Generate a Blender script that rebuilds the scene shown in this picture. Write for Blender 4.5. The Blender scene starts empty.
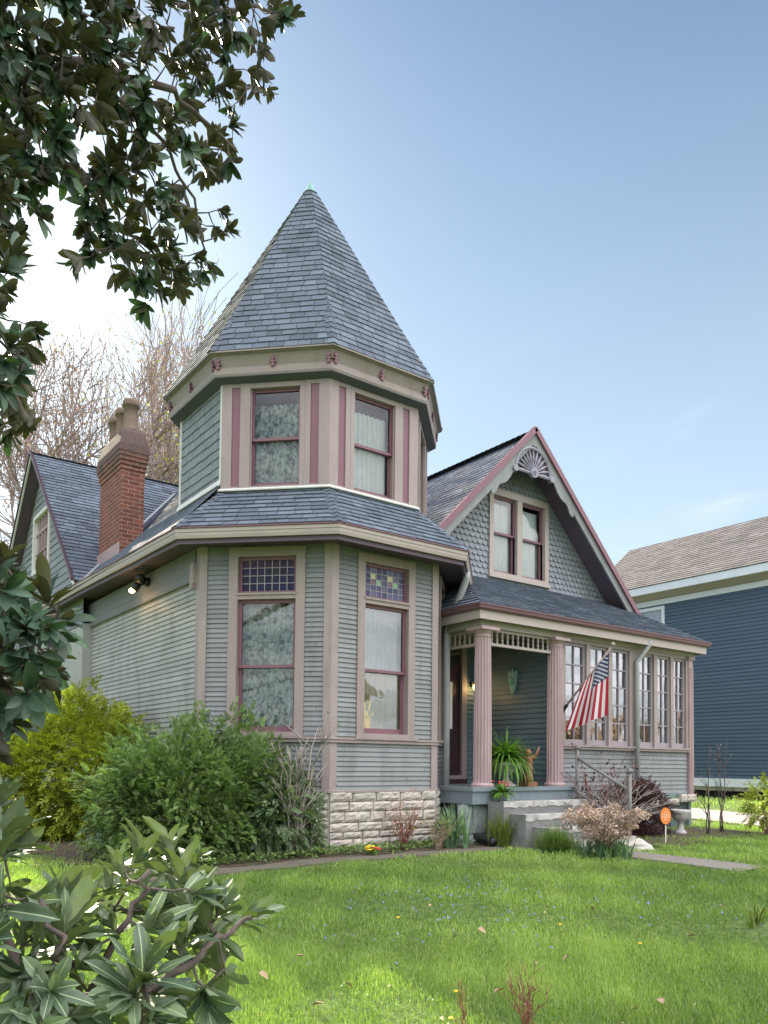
import bpy, math, random
import numpy as np
from math import pi, sin, cos, tan, atan2, sqrt, radians, hypot

random.seed(7)
RNG = np.random.default_rng(11)
scene = bpy.context.scene
COL = scene.collection

# ----------------------------------------------------------------- helpers
def V(*a): return np.array(a, float)
def nrm(a):
    a = np.asarray(a, float); l = np.linalg.norm(a)
    return a / l if l > 1e-12 else a

class MB:
    """collects geometry for ONE mesh object"""
    def __init__(s): s.v = []; s.f = []; s.t = []; s.c = []
    def face(s, pts, t=.5, c=None):
        i = len(s.v); s.v.extend([tuple(p) for p in pts]); s.f.append(tuple(range(i, i+len(pts)))); s.t.append(t); s.c.append(c)
    def idx(s, verts, faces, t=.5, c=None):
        i = len(s.v); s.v.extend([tuple(p) for p in verts])
        for f in faces: s.f.append(tuple(i+k for k in f)); s.t.append(t); s.c.append(c)
    def obox(s, o, U, W, N, u0, u1, w0, w1, n0, n1, t=.5, c=None):
        o, U, W, N = map(np.asarray, (o, U, W, N))
        vs = [o+U*u+W*w+N*n for n in (n0, n1) for w in (w0, w1) for u in (u0, u1)]
        s.idx(vs, [(0,1,3,2),(4,6,7,5),(0,4,5,1),(2,3,7,6),(0,2,6,4),(1,5,7,3)], t, c)
    def box(s, x0, x1, y0, y1, z0, z1, t=.5, c=None):
        s.obox(V(0,0,0), V(1,0,0), V(0,1,0), V(0,0,1), x0, x1, y0, y1, z0, z1, t, c)
    def prism(s, poly, n, d, t=.5, c=None):
        """3-D polygon extruded by n*d"""
        poly = [np.asarray(p, float) for p in poly]; n = np.asarray(n, float); k = len(poly)
        s.idx(poly+[p+n*d for p in poly], [tuple(range(k)), tuple(range(2*k-1, k-1, -1))]+[(i, i+k, (i+1) % k+k, (i+1) % k) for i in range(k)], t, c)
    def tube(s, pts, rad, n=8, cap=True, t=.5, c=None):
        pts = [np.asarray(p, float) for p in pts]; m = len(pts)
        if not hasattr(rad, '__len__'): rad = [rad]*m
        ref = V(0,0,1) if abs(nrm(pts[-1]-pts[0])[2]) < .9 else V(1,0,0)
        vs = []
        for i, p in enumerate(pts):
            d = nrm(pts[min(i+1, m-1)]-pts[max(i-1, 0)])
            a = np.cross(d, ref); a = nrm(a); b = np.cross(a, d)
            for k in range(n):
                an = 2*pi*k/n; vs.append(p+(a*cos(an)+b*sin(an))*rad[i])
        fs = [(i*n+k, i*n+(k+1) % n, (i+1)*n+(k+1) % n, (i+1)*n+k) for i in range(m-1) for k in range(n)]
        if cap: fs += [tuple(range(n-1, -1, -1)), tuple((m-1)*n+k for k in range(n))]
        s.idx(vs, fs, t, c)
    def lathe(s, o, prof, n=20, t=.5, flute=0, fn=0):
        """prof: (radius, z) bottom to top"""
        vs = []
        for r, z in prof:
            for k in range(n):
                rr = r
                if fn and (k % 4) in (1, 2): rr = r-flute if r > .05 else r
                an = 2*pi*k/n; vs.append((o[0]+rr*cos(an), o[1]+rr*sin(an), o[2]+z))
        m = len(prof)
        fs = [(i*n+k, i*n+(k+1) % n, (i+1)*n+(k+1) % n, (i+1)*n+k) for i in range(m-1) for k in range(n)]
        fs += [tuple(range(n-1, -1, -1)), tuple((m-1)*n+k for k in range(n))]
        s.idx(vs, fs, t)
    def sweep(s, path, prof, closed=False, t=.5):
        """path of (x,y[,dz]); prof of (outward, z), outward = right-hand side of travel; mitred corners"""
        P = [np.array(p[:2], float) for p in path]; dz = [p[2] if len(p) > 2 else 0 for p in path]; m = len(P); k = len(prof)
        def rn(a, b): d = nrm(b-a); return V(d[1], -d[0])
        vs = []
        for i in range(m):
            if closed or 0 < i < m-1:
                n1 = rn(P[i-1], P[i]); n2 = rn(P[i], P[(i+1) % m]); b = (n1+n2)/(1+n1@n2)
            else: b = rn(P[i], P[i+1]) if i == 0 else rn(P[i-1], P[i])
            for o, z in prof: q = P[i]+b*o; vs.append((q[0], q[1], z+dz[i]))
        fs = []
        for i in range(m if closed else m-1):
            j = (i+1) % m
            for a in range(k): b = (a+1) % k; fs.append((i*k+a, i*k+b, j*k+b, j*k+a))
        if not closed: fs += [tuple(range(k)), tuple((m-1)*k+a for a in range(k-1, -1, -1))]
        s.idx(vs, fs, t)
    def build(s, name, mat, parent=None, smooth=False, **props):
        return np_mesh(name, np.array(s.v, float), s.f, mat, parent, smooth, np.array(s.t, np.float32), s.c if any(c is not None for c in s.c) else None, **props)

def np_mesh(name, v, f, mat, parent=None, smooth=False, tint=None, cols=None, **props):
    me = bpy.data.meshes.new(name)
    root = parent
    off = V(0,0,0)
    if parent is not None:
        r = parent
        while r.parent is not None: r = r.parent
        off = V(*r.location)
    v = np.asarray(v, float)-off
    if isinstance(f, np.ndarray):
        nf, k = f.shape
        me.vertices.add(len(v)); me.vertices.foreach_set('co', v.astype(np.float32).ravel())
        me.loops.add(nf*k); me.loops.foreach_set('vertex_index', f.astype(np.int32).ravel())
        me.polygons.add(nf); me.polygons.foreach_set('loop_start', np.arange(0, nf*k, k, dtype=np.int32))
        me.update(calc_edges=True)
    else:
        me.from_pydata([tuple(p) for p in v], [], f)
    if smooth: me.polygons.foreach_set('use_smooth', np.ones(len(me.polygons), bool))
    if tint is not None and len(tint) == len(me.polygons):
        a = me.attributes.new('tint', 'FLOAT', 'FACE'); a.data.foreach_set('value', np.asarray(tint, np.float32))
    if cols is not None:
        a = me.attributes.new('col', 'FLOAT_COLOR', 'FACE')
        a.data.foreach_set('color', np.array([(tuple(c)+(1,)) if c is not None else (.5,.5,.5,1) for c in cols], np.float32).ravel())
    me.materials.append(mat)
    me.update()
    o = bpy.data.objects.new(name, me); COL.objects.link(o)
    if parent is not None: o.parent = parent
    for k_, val in props.items(): o[k_] = val
    return o

def thing(name, label, cat, loc=(0,0,0), group=None):
    o = bpy.data.objects.new(name, None); COL.objects.link(o)
    o.location = [float(c) for c in loc]; o.empty_display_size = .2
    o['label'] = label; o['category'] = cat
    if group: o['group'] = group
    return o
def tag(o, label, cat, group=None):
    o['label'] = label; o['category'] = cat
    if group: o['group'] = group
    return o
def copy_tree(o, parent=None):
    c = o.copy(); COL.objects.link(c)
    if parent is not None: c.parent = parent
    for ch in list(o.children): copy_tree(ch, c)
    return c

# ----------------------------------------------------------------- materials
def mat_new(name):
    m = bpy.data.materials.new(name); m.use_nodes = True
    nt = m.node_tree; nt.nodes.clear()
    out = nt.nodes.new('ShaderNodeOutputMaterial')
    return m, nt, out
def N(nt, typ, **kw):
    n = nt.nodes.new(typ)
    for k, v in kw.items():
        if k.startswith('_'): setattr(n, k[1:], v)
        else: n.inputs[k.replace('__', ' ')].default_value = v
    return n
def math_n(nt, op, a, b=None, clamp=False):
    n = nt.nodes.new('ShaderNodeMath'); n.operation = op; n.use_clamp = clamp
    for i, x in enumerate((a, b)):
        if x is None: continue
        if isinstance(x, (int, float)): n.inputs[i].default_value = x
        else: nt.links.new(x, n.inputs[i])
    return n.outputs[0]
def mixc(nt, fac, a, b, mode='MIX'):
    n = nt.nodes.new('ShaderNodeMix'); n.data_type = 'RGBA'; n.blend_type = mode
    for i, x in ((0, fac), (6, a), (7, b)):
        if isinstance(x, (int, float)): n.inputs[i].default_value = x
        elif isinstance(x, tuple): n.inputs[i].default_value = x if len(x) == 4 else x+(1,)
        else: nt.links.new(x, n.inputs[i])
    return n.outputs[2]
def ramp(nt, x, lo, hi, a=0., b=1.):
    n = nt.nodes.new('ShaderNodeMapRange'); n.inputs[1].default_value = lo; n.inputs[2].default_value = hi
    n.inputs[3].default_value = a; n.inputs[4].default_value = b; nt.links.new(x, n.inputs[0]); return n.outputs[0]

def pmat(name, base, rough=.6, var=.12, scale=3., fine=.08, fscale=60., bump=.15, bscale=80., tintv=0., tint_hue=None,
         spec=.4, col=False, stretch=None, dirt=None, dscale=1.2, metal=0., transl=0., backcol=None, dstretch=None):
    m, nt, out = mat_new(name)
    L = nt.links.new
    tc = N(nt, 'ShaderNodeTexCoord')
    vec = tc.outputs['Object']
    if stretch:
        mp = N(nt, 'ShaderNodeMapping'); mp.inputs['Scale'].default_value = stretch; L(vec, mp.inputs[0]); vec = mp.outputs[0]
    n1 = N(nt, 'ShaderNodeTexNoise', Scale=scale, Detail=5., Roughness=.6); L(vec, n1.inputs['Vector'])
    n2 = N(nt, 'ShaderNodeTexNoise', Scale=fscale, Detail=3.); L(vec, n2.inputs['Vector'])
    b = tuple(base)+(1,)
    if col:
        at = N(nt, 'ShaderNodeAttribute', _attribute_name='col'); c = at.outputs['Color']
    else:
        rgb = N(nt, 'ShaderNodeRGB'); rgb.outputs[0].default_value = b; c = rgb.outputs[0]
    if tintv:
        at = N(nt, 'ShaderNodeAttribute', _attribute_name='tint')
        f = ramp(nt, at.outputs['Fac'], 0, 1, 1-tintv, 1+tintv)
        if tint_hue: c = mixc(nt, at.outputs['Fac'], c, tuple(tint_hue))
        mul = N(nt, 'ShaderNodeVectorMath', _operation='SCALE'); L(c, mul.inputs[0]); L(f, mul.inputs['Scale']); c = mul.outputs[0]
    if dirt:
        dv = tc.outputs['Object']
        if dstretch: mp3 = N(nt, 'ShaderNodeMapping'); mp3.inputs['Scale'].default_value = dstretch; L(dv, mp3.inputs[0]); dv = mp3.outputs[0]
        n3 = N(nt, 'ShaderNodeTexNoise', Scale=dscale, Detail=6., Roughness=.65); L(dv, n3.inputs['Vector'])
        c = mixc(nt, ramp(nt, n3.outputs[0], .48, .72, 0, .75), c, tuple(dirt))
    f1 = ramp(nt, n1.outputs[0], .25, .75, 1-var, 1+var); f2 = ramp(nt, n2.outputs[0], .25, .75, 1-fine, 1+fine)
    mul = N(nt, 'ShaderNodeVectorMath', _operation='SCALE'); L(c, mul.inputs[0]); L(math_n(nt, 'MULTIPLY', f1, f2), mul.inputs['Scale'])
    c = mul.outputs[0]
    if backcol:
        g = N(nt, 'ShaderNodeNewGeometry'); c = mixc(nt, g.outputs['Backfacing'], c, tuple(backcol))
    p = N(nt, 'ShaderNodeBsdfPrincipled', Roughness=rough, Metallic=metal); p.inputs['Specular IOR Level'].default_value = spec
    L(c, p.inputs['Base Color'])
    r = ramp(nt, n1.outputs[0], .2, .8, max(rough-.12, .05), min(rough+.12, 1)); L(r, p.inputs['Roughness'])
    if bump:
        n4 = N(nt, 'ShaderNodeTexNoise', Scale=bscale, Detail=4.); L(vec, n4.inputs['Vector'])
        bp = N(nt, 'ShaderNodeBump', Strength=bump, Distance=.01); L(n4.outputs[0], bp.inputs['Height']); L(bp.outputs[0], p.inputs['Normal'])
    sh = p.outputs[0]
    if transl:
        t = N(nt, 'ShaderNodeBsdfTranslucent'); tcol = mixc(nt, 1., c, (1.35, 1.5, .5, 1), 'MULTIPLY'); L(tcol, t.inputs[0])
        ms = N(nt, 'ShaderNodeMixShader', Fac=transl); L(sh, ms.inputs[1]); L(t.outputs[0], ms.inputs[2]); sh = ms.outputs[0]
    L(sh, out.inputs[0])
    return m

M = {}
M['cornice'] = pmat('cornice_paint', (.225,.195,.18), .5, .08, 2.5, .05, 50, .1, 40, dirt=(.19,.155,.14), dscale=2.2, dstretch=(3,3,.6))
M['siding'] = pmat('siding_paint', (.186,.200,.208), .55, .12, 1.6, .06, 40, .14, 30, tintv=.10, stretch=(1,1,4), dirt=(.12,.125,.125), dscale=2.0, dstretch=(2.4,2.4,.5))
M['sidewall_skylit'] = pmat('siding_paint_skylit', (.30,.318,.308), .55, .12, 1.6, .06, 40, .14, 30, tintv=.10, stretch=(1,1,4), dirt=(.20,.20,.185), dscale=1.6, dstretch=(2,2,.5))  # same siding paint, lightened for the brighter sky on this side
M['friezep'] = pmat('frieze_paint', (.135,.145,.155), .6, .16, 2.5, .08, 40, .15, 30, tintv=.12)
M['shake'] = pmat('wall_shingle_paint', (.182,.205,.228), .6, .12, 4, .08, 60, .15, 60, tintv=.13)
M['taupe'] = pmat('taupe_paint', (.265,.222,.212), .5, .08, 2.5, .05, 50, .1, 40, dirt=(.21,.17,.16), dscale=2.2, dstretch=(3,3,.6))
M['cream'] = pmat('cream_paint', (.335,.292,.27), .5, .08, 2.5, .05, 50, .1, 40)
M['mauve'] = pmat('mauve_paint', (.165,.078,.10), .45, .1, 3, .06, 50, .1, 40)
M['rose'] = pmat('rose_paint', (.345,.255,.26), .5, .1, 2.5, .06, 50, .1, 40, dirt=(.28,.21,.21), dscale=2.5, dstretch=(3,3,.6))
M['plum'] = pmat('plum_soffit', (.10,.07,.10), .6, .12, 3, .06, 50, .1, 40)
M['post'] = pmat('corner_post_paint', (.27,.228,.22), .5, .1, 2.5, .06, 50, .1, 40, dirt=(.20,.165,.155), dscale=2.2, dstretch=(3,3,.6))
M['porchwall_shade'] = pmat('porch_shade_paint', (.10,.145,.17), .55, .10, 1.6, .05, 40, .12, 30, tintv=.07)  # siding paint darkened, the shade under the porch ceiling is in the colour
M['lav'] = pmat('lavender_paint', (.25,.225,.245), .5, .08, 3, .05, 50, .1, 40)
M['roof'] = pmat('roof_shingle', (.108,.132,.168), .85, .14, 1.3, .25, 140, .5, 160, tintv=.30, spec=.25)
M['ridge'] = pmat('flashing_paint', (.56,.57,.55), .5, .1, 4, .06, 50, .1, 40)
M['copper'] = pmat('copper_patina', (.17,.33,.30), .6, .2, 6, .1, 50, .2, 40)
M['stone'] = pmat('limestone', (.46,.44,.40), .85, .2, 4.5, .16, 35, .7, 28, tintv=.2, tint_hue=(.38,.345,.30), dirt=(.27,.24,.20), dscale=3)
M['mortar'] = pmat('mortar', (.33,.30,.27), .95, .2, 5, .1, 60, .4, 60)
M['concrete'] = pmat('old_concrete', (.19,.197,.195), .9, .3, 2.5, .18, 40, .6, 50, dirt=(.06,.065,.06), dscale=5)
M['edging'] = pmat('soil_edging', (.115,.105,.082), .95, .3, 4, .2, 40, .8, 40, dirt=(.08,.085,.045), dscale=4)
M['walk'] = pmat('walk_concrete', (.20,.19,.165), .95, .22, 2.5, .16, 40, .5, 50, dirt=(.16,.15,.11), dscale=2.5)
M['deck'] = pmat('deck_paint', (.16,.20,.225), .5, .12, 3, .06, 40, .1, 40, stretch=(4,1,1))
M['door'] = pmat('door_wood', (.045,.022,.026), .35, .2, 5, .1, 30, .1, 30, stretch=(6,6,1))
M['dark'] = pmat('interior_dark', (.012,.012,.012), .9, .1, 2, .05, 20, 0)
M['black'] = pmat('black_metal', (.02,.021,.023), .5, .15, 5, .1, 50, .1, 50)
M['pipe'] = pmat('pipe_paint', (.27,.285,.29), .45, .12, 4, .06, 50, .05, 40)
M['rail'] = pmat('weathered_rail', (.18,.18,.175), .6, .2, 8, .12, 60, .25, 60, dirt=(.15,.12,.10), dscale=9)
M['lattice'] = pmat('lattice_paint', (.14,.19,.185), .6, .15, 5, .08, 50, .1, 40)
M['potclay'] = pmat('chimney_pot_clay', (.16,.118,.092), .85, .2, 6, .12, 50, .3, 40, dirt=(.12,.095,.08), dscale=3)
M['urn'] = pmat('cast_stone', (.42,.415,.39), .85, .2, 8, .12, 50, .4, 50, dirt=(.2,.2,.17), dscale=9)
M['greenstone'] = pmat('mossy_stone', (.20,.24,.24), .85, .2, 8, .12, 50, .4, 50, dirt=(.12,.13,.1), dscale=7)
M['terracotta'] = pmat('terracotta', (.21,.085,.048), .6, .2, 10, .1, 60, .2, 60)
M['rock'] = pmat('pale_rock', (.50,.47,.42), .9, .2, 6, .14, 40, .6, 25)
M['bluesiding'] = pmat('blue_siding', (.062,.100,.150), .5, .06, 1.0, .04, 40, .08, 30, tintv=.05, stretch=(1,.4,3))
M['bluetrim'] = pmat('pale_blue_trim', (.60,.66,.72), .5, .06, 2, .04, 40, .05, 30)
M['tanroof'] = pmat('tan_roof_shingle', (.115,.110,.114), .9, .15, 1.5, .2, 90, .5, 90, tintv=.3)
M['bark'] = pmat('bark', (.095,.078,.07), .9, .25, 8, .2, 40, .6, 30)
M['palebark'] = pmat('pale_bark', (.26,.205,.19), .9, .2, 8, .15, 40, .4, 30)
M['drystem'] = pmat('dry_stem', (.32,.235,.17), .8, .2, 10, .1, 60, .2, 60, tintv=.3)
M['redstem'] = pmat('red_stem', (.20,.075,.05), .7, .2, 10, .1, 60, .1, 60, tintv=.3)
M['greystem'] = pmat('grey_stem', (.25,.22,.195), .8, .2, 10, .1, 60, .2, 60, tintv=.25)
M['mag'] = pmat('magnolia_leaf', (.042,.080,.050), .46, .15, 9, .08, 60, .12, 50, tintv=.45, spec=.35, transl=.10, backcol=(.050,.050,.028))
M['maglow'] = pmat('magnolia_leaf_near', (.075,.132,.076), .44, .15, 9, .08, 60, .12, 40, tintv=.35, tint_hue=(.24,.30,.17), spec=.5, transl=.16, backcol=(.11,.15,.075))
M['bronze'] = pmat('bronze_leaf', (.16,.07,.025), .45, .2, 9, .1, 60, .1, 60, tintv=.3, transl=.25)
M['shrub'] = pmat('shrub_leaf', (.155,.235,.085), .5, .15, 3, .08, 30, 0, 30, tintv=.6, transl=.3)
M['yew'] = pmat('chartreuse_leaf', (.27,.315,.04), .5, .15, 3, .08, 30, 0, 30, tintv=.6, transl=.38)
M['spirea'] = pmat('spirea_leaf', (.13,.19,.10), .5, .15, 3, .08, 30, 0, 30, tintv=.4, transl=.3)
M['iris'] = pmat('iris_leaf', (.13,.22,.12), .45, .15, 5, .08, 30, 0, 30, tintv=.35, transl=.25)
M['softgrass'] = pmat('soft_grass_leaf', (.15,.23,.06), .5, .15, 5, .08, 30, 0, 30, tintv=.4, transl=.3)
M['nosing'] = pmat('worn_nosing', (.40,.395,.375), .9, .2, 5, .15, 40, .5, 50, dirt=(.13,.13,.12), dscale=8)
M['pgutter'] = pmat('porch_gutter_paint', (.135,.07,.082), .45, .1, 3, .06, 50, .1, 40)
M['tuft'] = pmat('tuft_leaf', (.15,.20,.045), .5, .15, 5, .08, 30, 0, 30, tintv=.5, transl=.3)
M['fern'] = pmat('fern_leaf', (.10,.215,.032), .45, .15, 5, .08, 30, 0, 30, tintv=.45, transl=.3)
M['barberry'] = pmat('barberry_leaf', (.06,.026,.03), .5, .2, 5, .08, 30, 0, 30, tintv=.45, transl=.2)
M['bloom'] = pmat('dry_bloom', (.44,.33,.285), .85, .2, 8, .1, 40, 0, 30, tintv=.35, transl=.15)
M['white'] = pmat('white_flower', (.75,.75,.70), .6, .05, 5, .05, 30, 0, 30, transl=.2)
M['yellow'] = pmat('yellow_flower', (.75,.52,.03), .6, .05, 5, .05, 30, 0, 30)
M['red'] = pmat('red_flower', (.55,.06,.03), .6, .05, 5, .05, 30, 0, 30)
M['blueflower'] = pmat('blue_flower', (.17,.22,.55), .6, .1, 5, .05, 30, 0, 30)
M['dryleaf'] = pmat('dry_leaf', (.33,.23,.15), .8, .2, 20, .1, 60, .2, 60, tintv=.3)
M['bud'] = pmat('tree_bud', (.27,.185,.20), .7, .2, 4, .1, 30, 0, 30, tintv=.35, transl=.25)
M['budgreen'] = pmat('spring_leaf', (.26,.27,.06), .6, .2, 4, .1, 30, 0, 30, tintv=.35, transl=.4)
M['grass'] = pmat('grass_blade', (.195,.325,.085), .55, .16, .7, .05, 10, 0, 30, tintv=.42, tint_hue=(.29,.375,.115), transl=.46)
M['thatch'] = pmat('thatch_blade', (.36,.33,.17), .8, .1, 3, .05, 10, 0, 30, tintv=.4, transl=.2)
M['slate'] = pmat('slate_soffit', (.075,.08,.095), .6, .12, 3, .06, 50, .1, 40)
M['fan'] = pmat('ornament_paint', (.215,.215,.27), .5, .1, 5, .05, 50, .1, 40)
M['clover'] = pmat('clover_leaf', (.085,.185,.06), .5, .1, 3, .05, 10, 0, 30, tintv=.4, transl=.2)
M['orange'] = pmat('orange_sign', (.78,.24,.05), .5, .05, 5, .04, 30, 0, 30)
M['signwhite'] = pmat('sign_letters', (.85,.80,.72), .5, .03, 5, .02, 30, 0, 30)
M['nbwall'] = pmat('neighbor_wall', (.22,.16,.15), .8, .1, 2, .06, 40, .2, 30)
M['creamwall'] = pmat('pale_stucco', (.74,.64,.46), .8, .1, 1, .06, 40, .2, 30)
M['paintcol'] = pmat('stained_glass_lead', (.5,.5,.5), .3, .12, 12, .1, 40, .15, 60, col=True, spec=.2)
M['lead'] = pmat('lead_came', (.33,.31,.35), .5, .1, 8, .05, 40, .05, 40)

def soil_mat():
    m, nt, out = mat_new('lawn_soil'); L = nt.links.new
    tc = N(nt, 'ShaderNodeTexCoord'); o = tc.outputs['Object']
    n1 = N(nt, 'ShaderNodeTexNoise', Scale=.55, Detail=6.); L(o, n1.inputs['Vector'])
    n2 = N(nt, 'ShaderNodeTexNoise', Scale=14., Detail=6.); L(o, n2.inputs['Vector'])
    c = mixc(nt, ramp(nt, n2.outputs[0], .35, .65), (.06,.10,.02), (.13,.20,.04))
    c = mixc(nt, ramp(nt, n1.outputs[0], .58, .75, 0, .6), c, (.13,.125,.05))
    p = N(nt, 'ShaderNodeBsdfPrincipled', Roughness=.95); L(c, p.inputs['Base Color'])
    bp = N(nt, 'ShaderNodeBump', Strength=.6, Distance=.03); L(n2.outputs[0], bp.inputs['Height']); L(bp.outputs[0], p.inputs['Normal'])
    L(p.outputs[0], out.inputs[0]); return m
M['soil'] = soil_mat()
M['mulch'] = pmat('mulch', (.075,.055,.042), .95, .3, 6, .3, 60, .9, 50, dirt=(.04,.06,.02), dscale=3)
M['drive'] = pmat('driveway_concrete', (.30,.28,.26), .9, .12, 2, .1, 40, .3, 50)

def brick_mat():
    m, nt, out = mat_new('chimney_brick'); L = nt.links.new
    tc = N(nt, 'ShaderNodeTexCoord'); g = N(nt, 'ShaderNodeNewGeometry')
    sep = N(nt, 'ShaderNodeSeparateXYZ'); L(tc.outputs['Object'], sep.inputs[0])
    ad = math_n(nt, 'ADD', sep.outputs[0], sep.outputs[1])
    cb = N(nt, 'ShaderNodeCombineXYZ'); L(ad, cb.inputs[0]); L(sep.outputs[2], cb.inputs[1])
    b = N(nt, 'ShaderNodeTexBrick', Scale=1., _offset=.5)
    b.inputs['Brick Width'].default_value = .21; b.inputs['Row Height'].default_value = .075
    b.inputs['Mortar Size'].default_value = .007; b.inputs['Mortar Smooth'].default_value = .2; b.inputs['Bias'].default_value = 0
    b.inputs['Color1'].default_value = (.215,.068,.046,1); b.inputs['Color2'].default_value = (.125,.043,.034,1); b.inputs['Mortar'].default_value = (.30,.21,.17,1)
    L(cb.outputs[0], b.inputs['Vector'])
    n1 = N(nt, 'ShaderNodeTexNoise', Scale=5., Detail=6.); L(tc.outputs['Object'], n1.inputs['Vector'])
    n3 = N(nt, 'ShaderNodeTexNoise', Scale=30., Detail=4.); L(tc.outputs['Object'], n3.inputs['Vector'])
    # soot: the top courses are stained by smoke
    soot = ramp(nt, math_n(nt, 'ADD', sep.outputs[2], math_n(nt, 'MULTIPLY', n1.outputs[0], .9)), 6.90, 7.25, 0, .86)
    c = mixc(nt, ramp(nt, n1.outputs[0], .5, .8, 0, .5), b.outputs['Color'], (.12,.06,.05))
    c = mixc(nt, soot, c, (.085,.068,.062))
    f = ramp(nt, n3.outputs[0], .3, .7, .8, 1.2)
    mul = N(nt, 'ShaderNodeVectorMath', _operation='SCALE'); L(c, mul.inputs[0]); L(f, mul.inputs['Scale'])
    p = N(nt, 'ShaderNodeBsdfPrincipled', Roughness=.9); L(mul.outputs[0], p.inputs['Base Color'])
    bp = N(nt, 'ShaderNodeBump', Strength=.8, Distance=.012); bp.invert = True; L(b.outputs['Fac'], bp.inputs['Height']); L(bp.outputs[0], p.inputs['Normal'])
    L(p.outputs[0], out.inputs[0]); return m
M['brick'] = brick_mat()

def glass_mat(name, ior=1.9, wav=.006, tintc=(.86,.9,.9)):
    m, nt, out = mat_new(name); L = nt.links.new
    tc = N(nt, 'ShaderNodeTexCoord'); n = N(nt, 'ShaderNodeTexNoise', Scale=3.2, Detail=2.); L(tc.outputs['Object'], n.inputs['Vector'])
    bp = N(nt, 'ShaderNodeBump', Strength=1., Distance=wav); L(n.outputs[0], bp.inputs['Height'])
    fr = N(nt, 'ShaderNodeFresnel', IOR=ior); L(bp.outputs[0], fr.inputs['Normal'])
    t = N(nt, 'ShaderNodeBsdfTransparent'); t.inputs[0].default_value = tuple(tintc)+(1,)
    g = N(nt, 'ShaderNodeBsdfGlossy', Roughness=.015); g.inputs[0].default_value = (1,1,1,1); L(bp.outputs[0], g.inputs['Normal'])
    ms = N(nt, 'ShaderNodeMixShader'); L(fr.outputs[0], ms.inputs[0]); L(t.outputs[0], ms.inputs[1]); L(g.outputs[0], ms.inputs[2])
    L(ms.outputs[0], out.inputs[0]); return m
M['glass'] = glass_mat('old_window_glass', 1.75, .0012)
M['bayglass'] = glass_mat('bay_window_glass', 2.4, .0016)
M['porchglass'] = glass_mat('sunroom_glass', 3.8, .0022)

def lace_mat():
    m, nt, out = mat_new('lace_curtain'); L = nt.links.new
    tc = N(nt, 'ShaderNodeTexCoord'); o = tc.outputs['Object']
    v = N(nt, 'ShaderNodeTexVoronoi', Scale=17., _feature='F1'); L(o, v.inputs['Vector'])
    n = N(nt, 'ShaderNodeTexNoise', Scale=22., Detail=4.); L(o, n.inputs['Vector'])
    n2 = N(nt, 'ShaderNodeTexNoise', Scale=9., Detail=2.); L(o, n2.inputs['Vector'])
    a = math_n(nt, 'ADD', math_n(nt, 'MULTIPLY', n.outputs[0], .9), math_n(nt, 'MULTIPLY', n2.outputs[0], .7))
    a = math_n(nt, 'SUBTRACT', a, math_n(nt, 'MULTIPLY', v.outputs[0], .35))
    fac = ramp(nt, a, .40, .72, .12, .85)
    t = N(nt, 'ShaderNodeBsdfTransparent')
    d = N(nt, 'ShaderNodeBsdfPrincipled', Roughness=.9); d.inputs['Base Color'].default_value = (.66,.73,.71,1)
    ms = N(nt, 'ShaderNodeMixShader'); L(fac, ms.inputs[0]); L(t.outputs[0], ms.inputs[1]); L(d.outputs[0], ms.inputs[2]); L(ms.outputs[0], out.inputs[0]); return m
M['lace'] = lace_mat()
M['reflection_drape'] = pmat('cream_reflection', (.80,.70,.50), .9, .12, 4, .05, 40, 0, 30)  # cream cloth standing in for a bright reflection in the lower bay sash
M['sheer'] = pmat('white_sheer', (.78,.81,.83), .9, .08, 5, .04, 40, 0, 30)

def emit_mat(name, c, s):
    m, nt, out = mat_new(name); e = N(nt, 'ShaderNodeEmission', Strength=s); e.inputs[0].default_value = tuple(c)+(1,); nt.links.new(e.outputs[0], out.inputs[0]); return m
M['bulb'] = emit_mat('warm_bulb', (1.,.62,.22), 9.)

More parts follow.
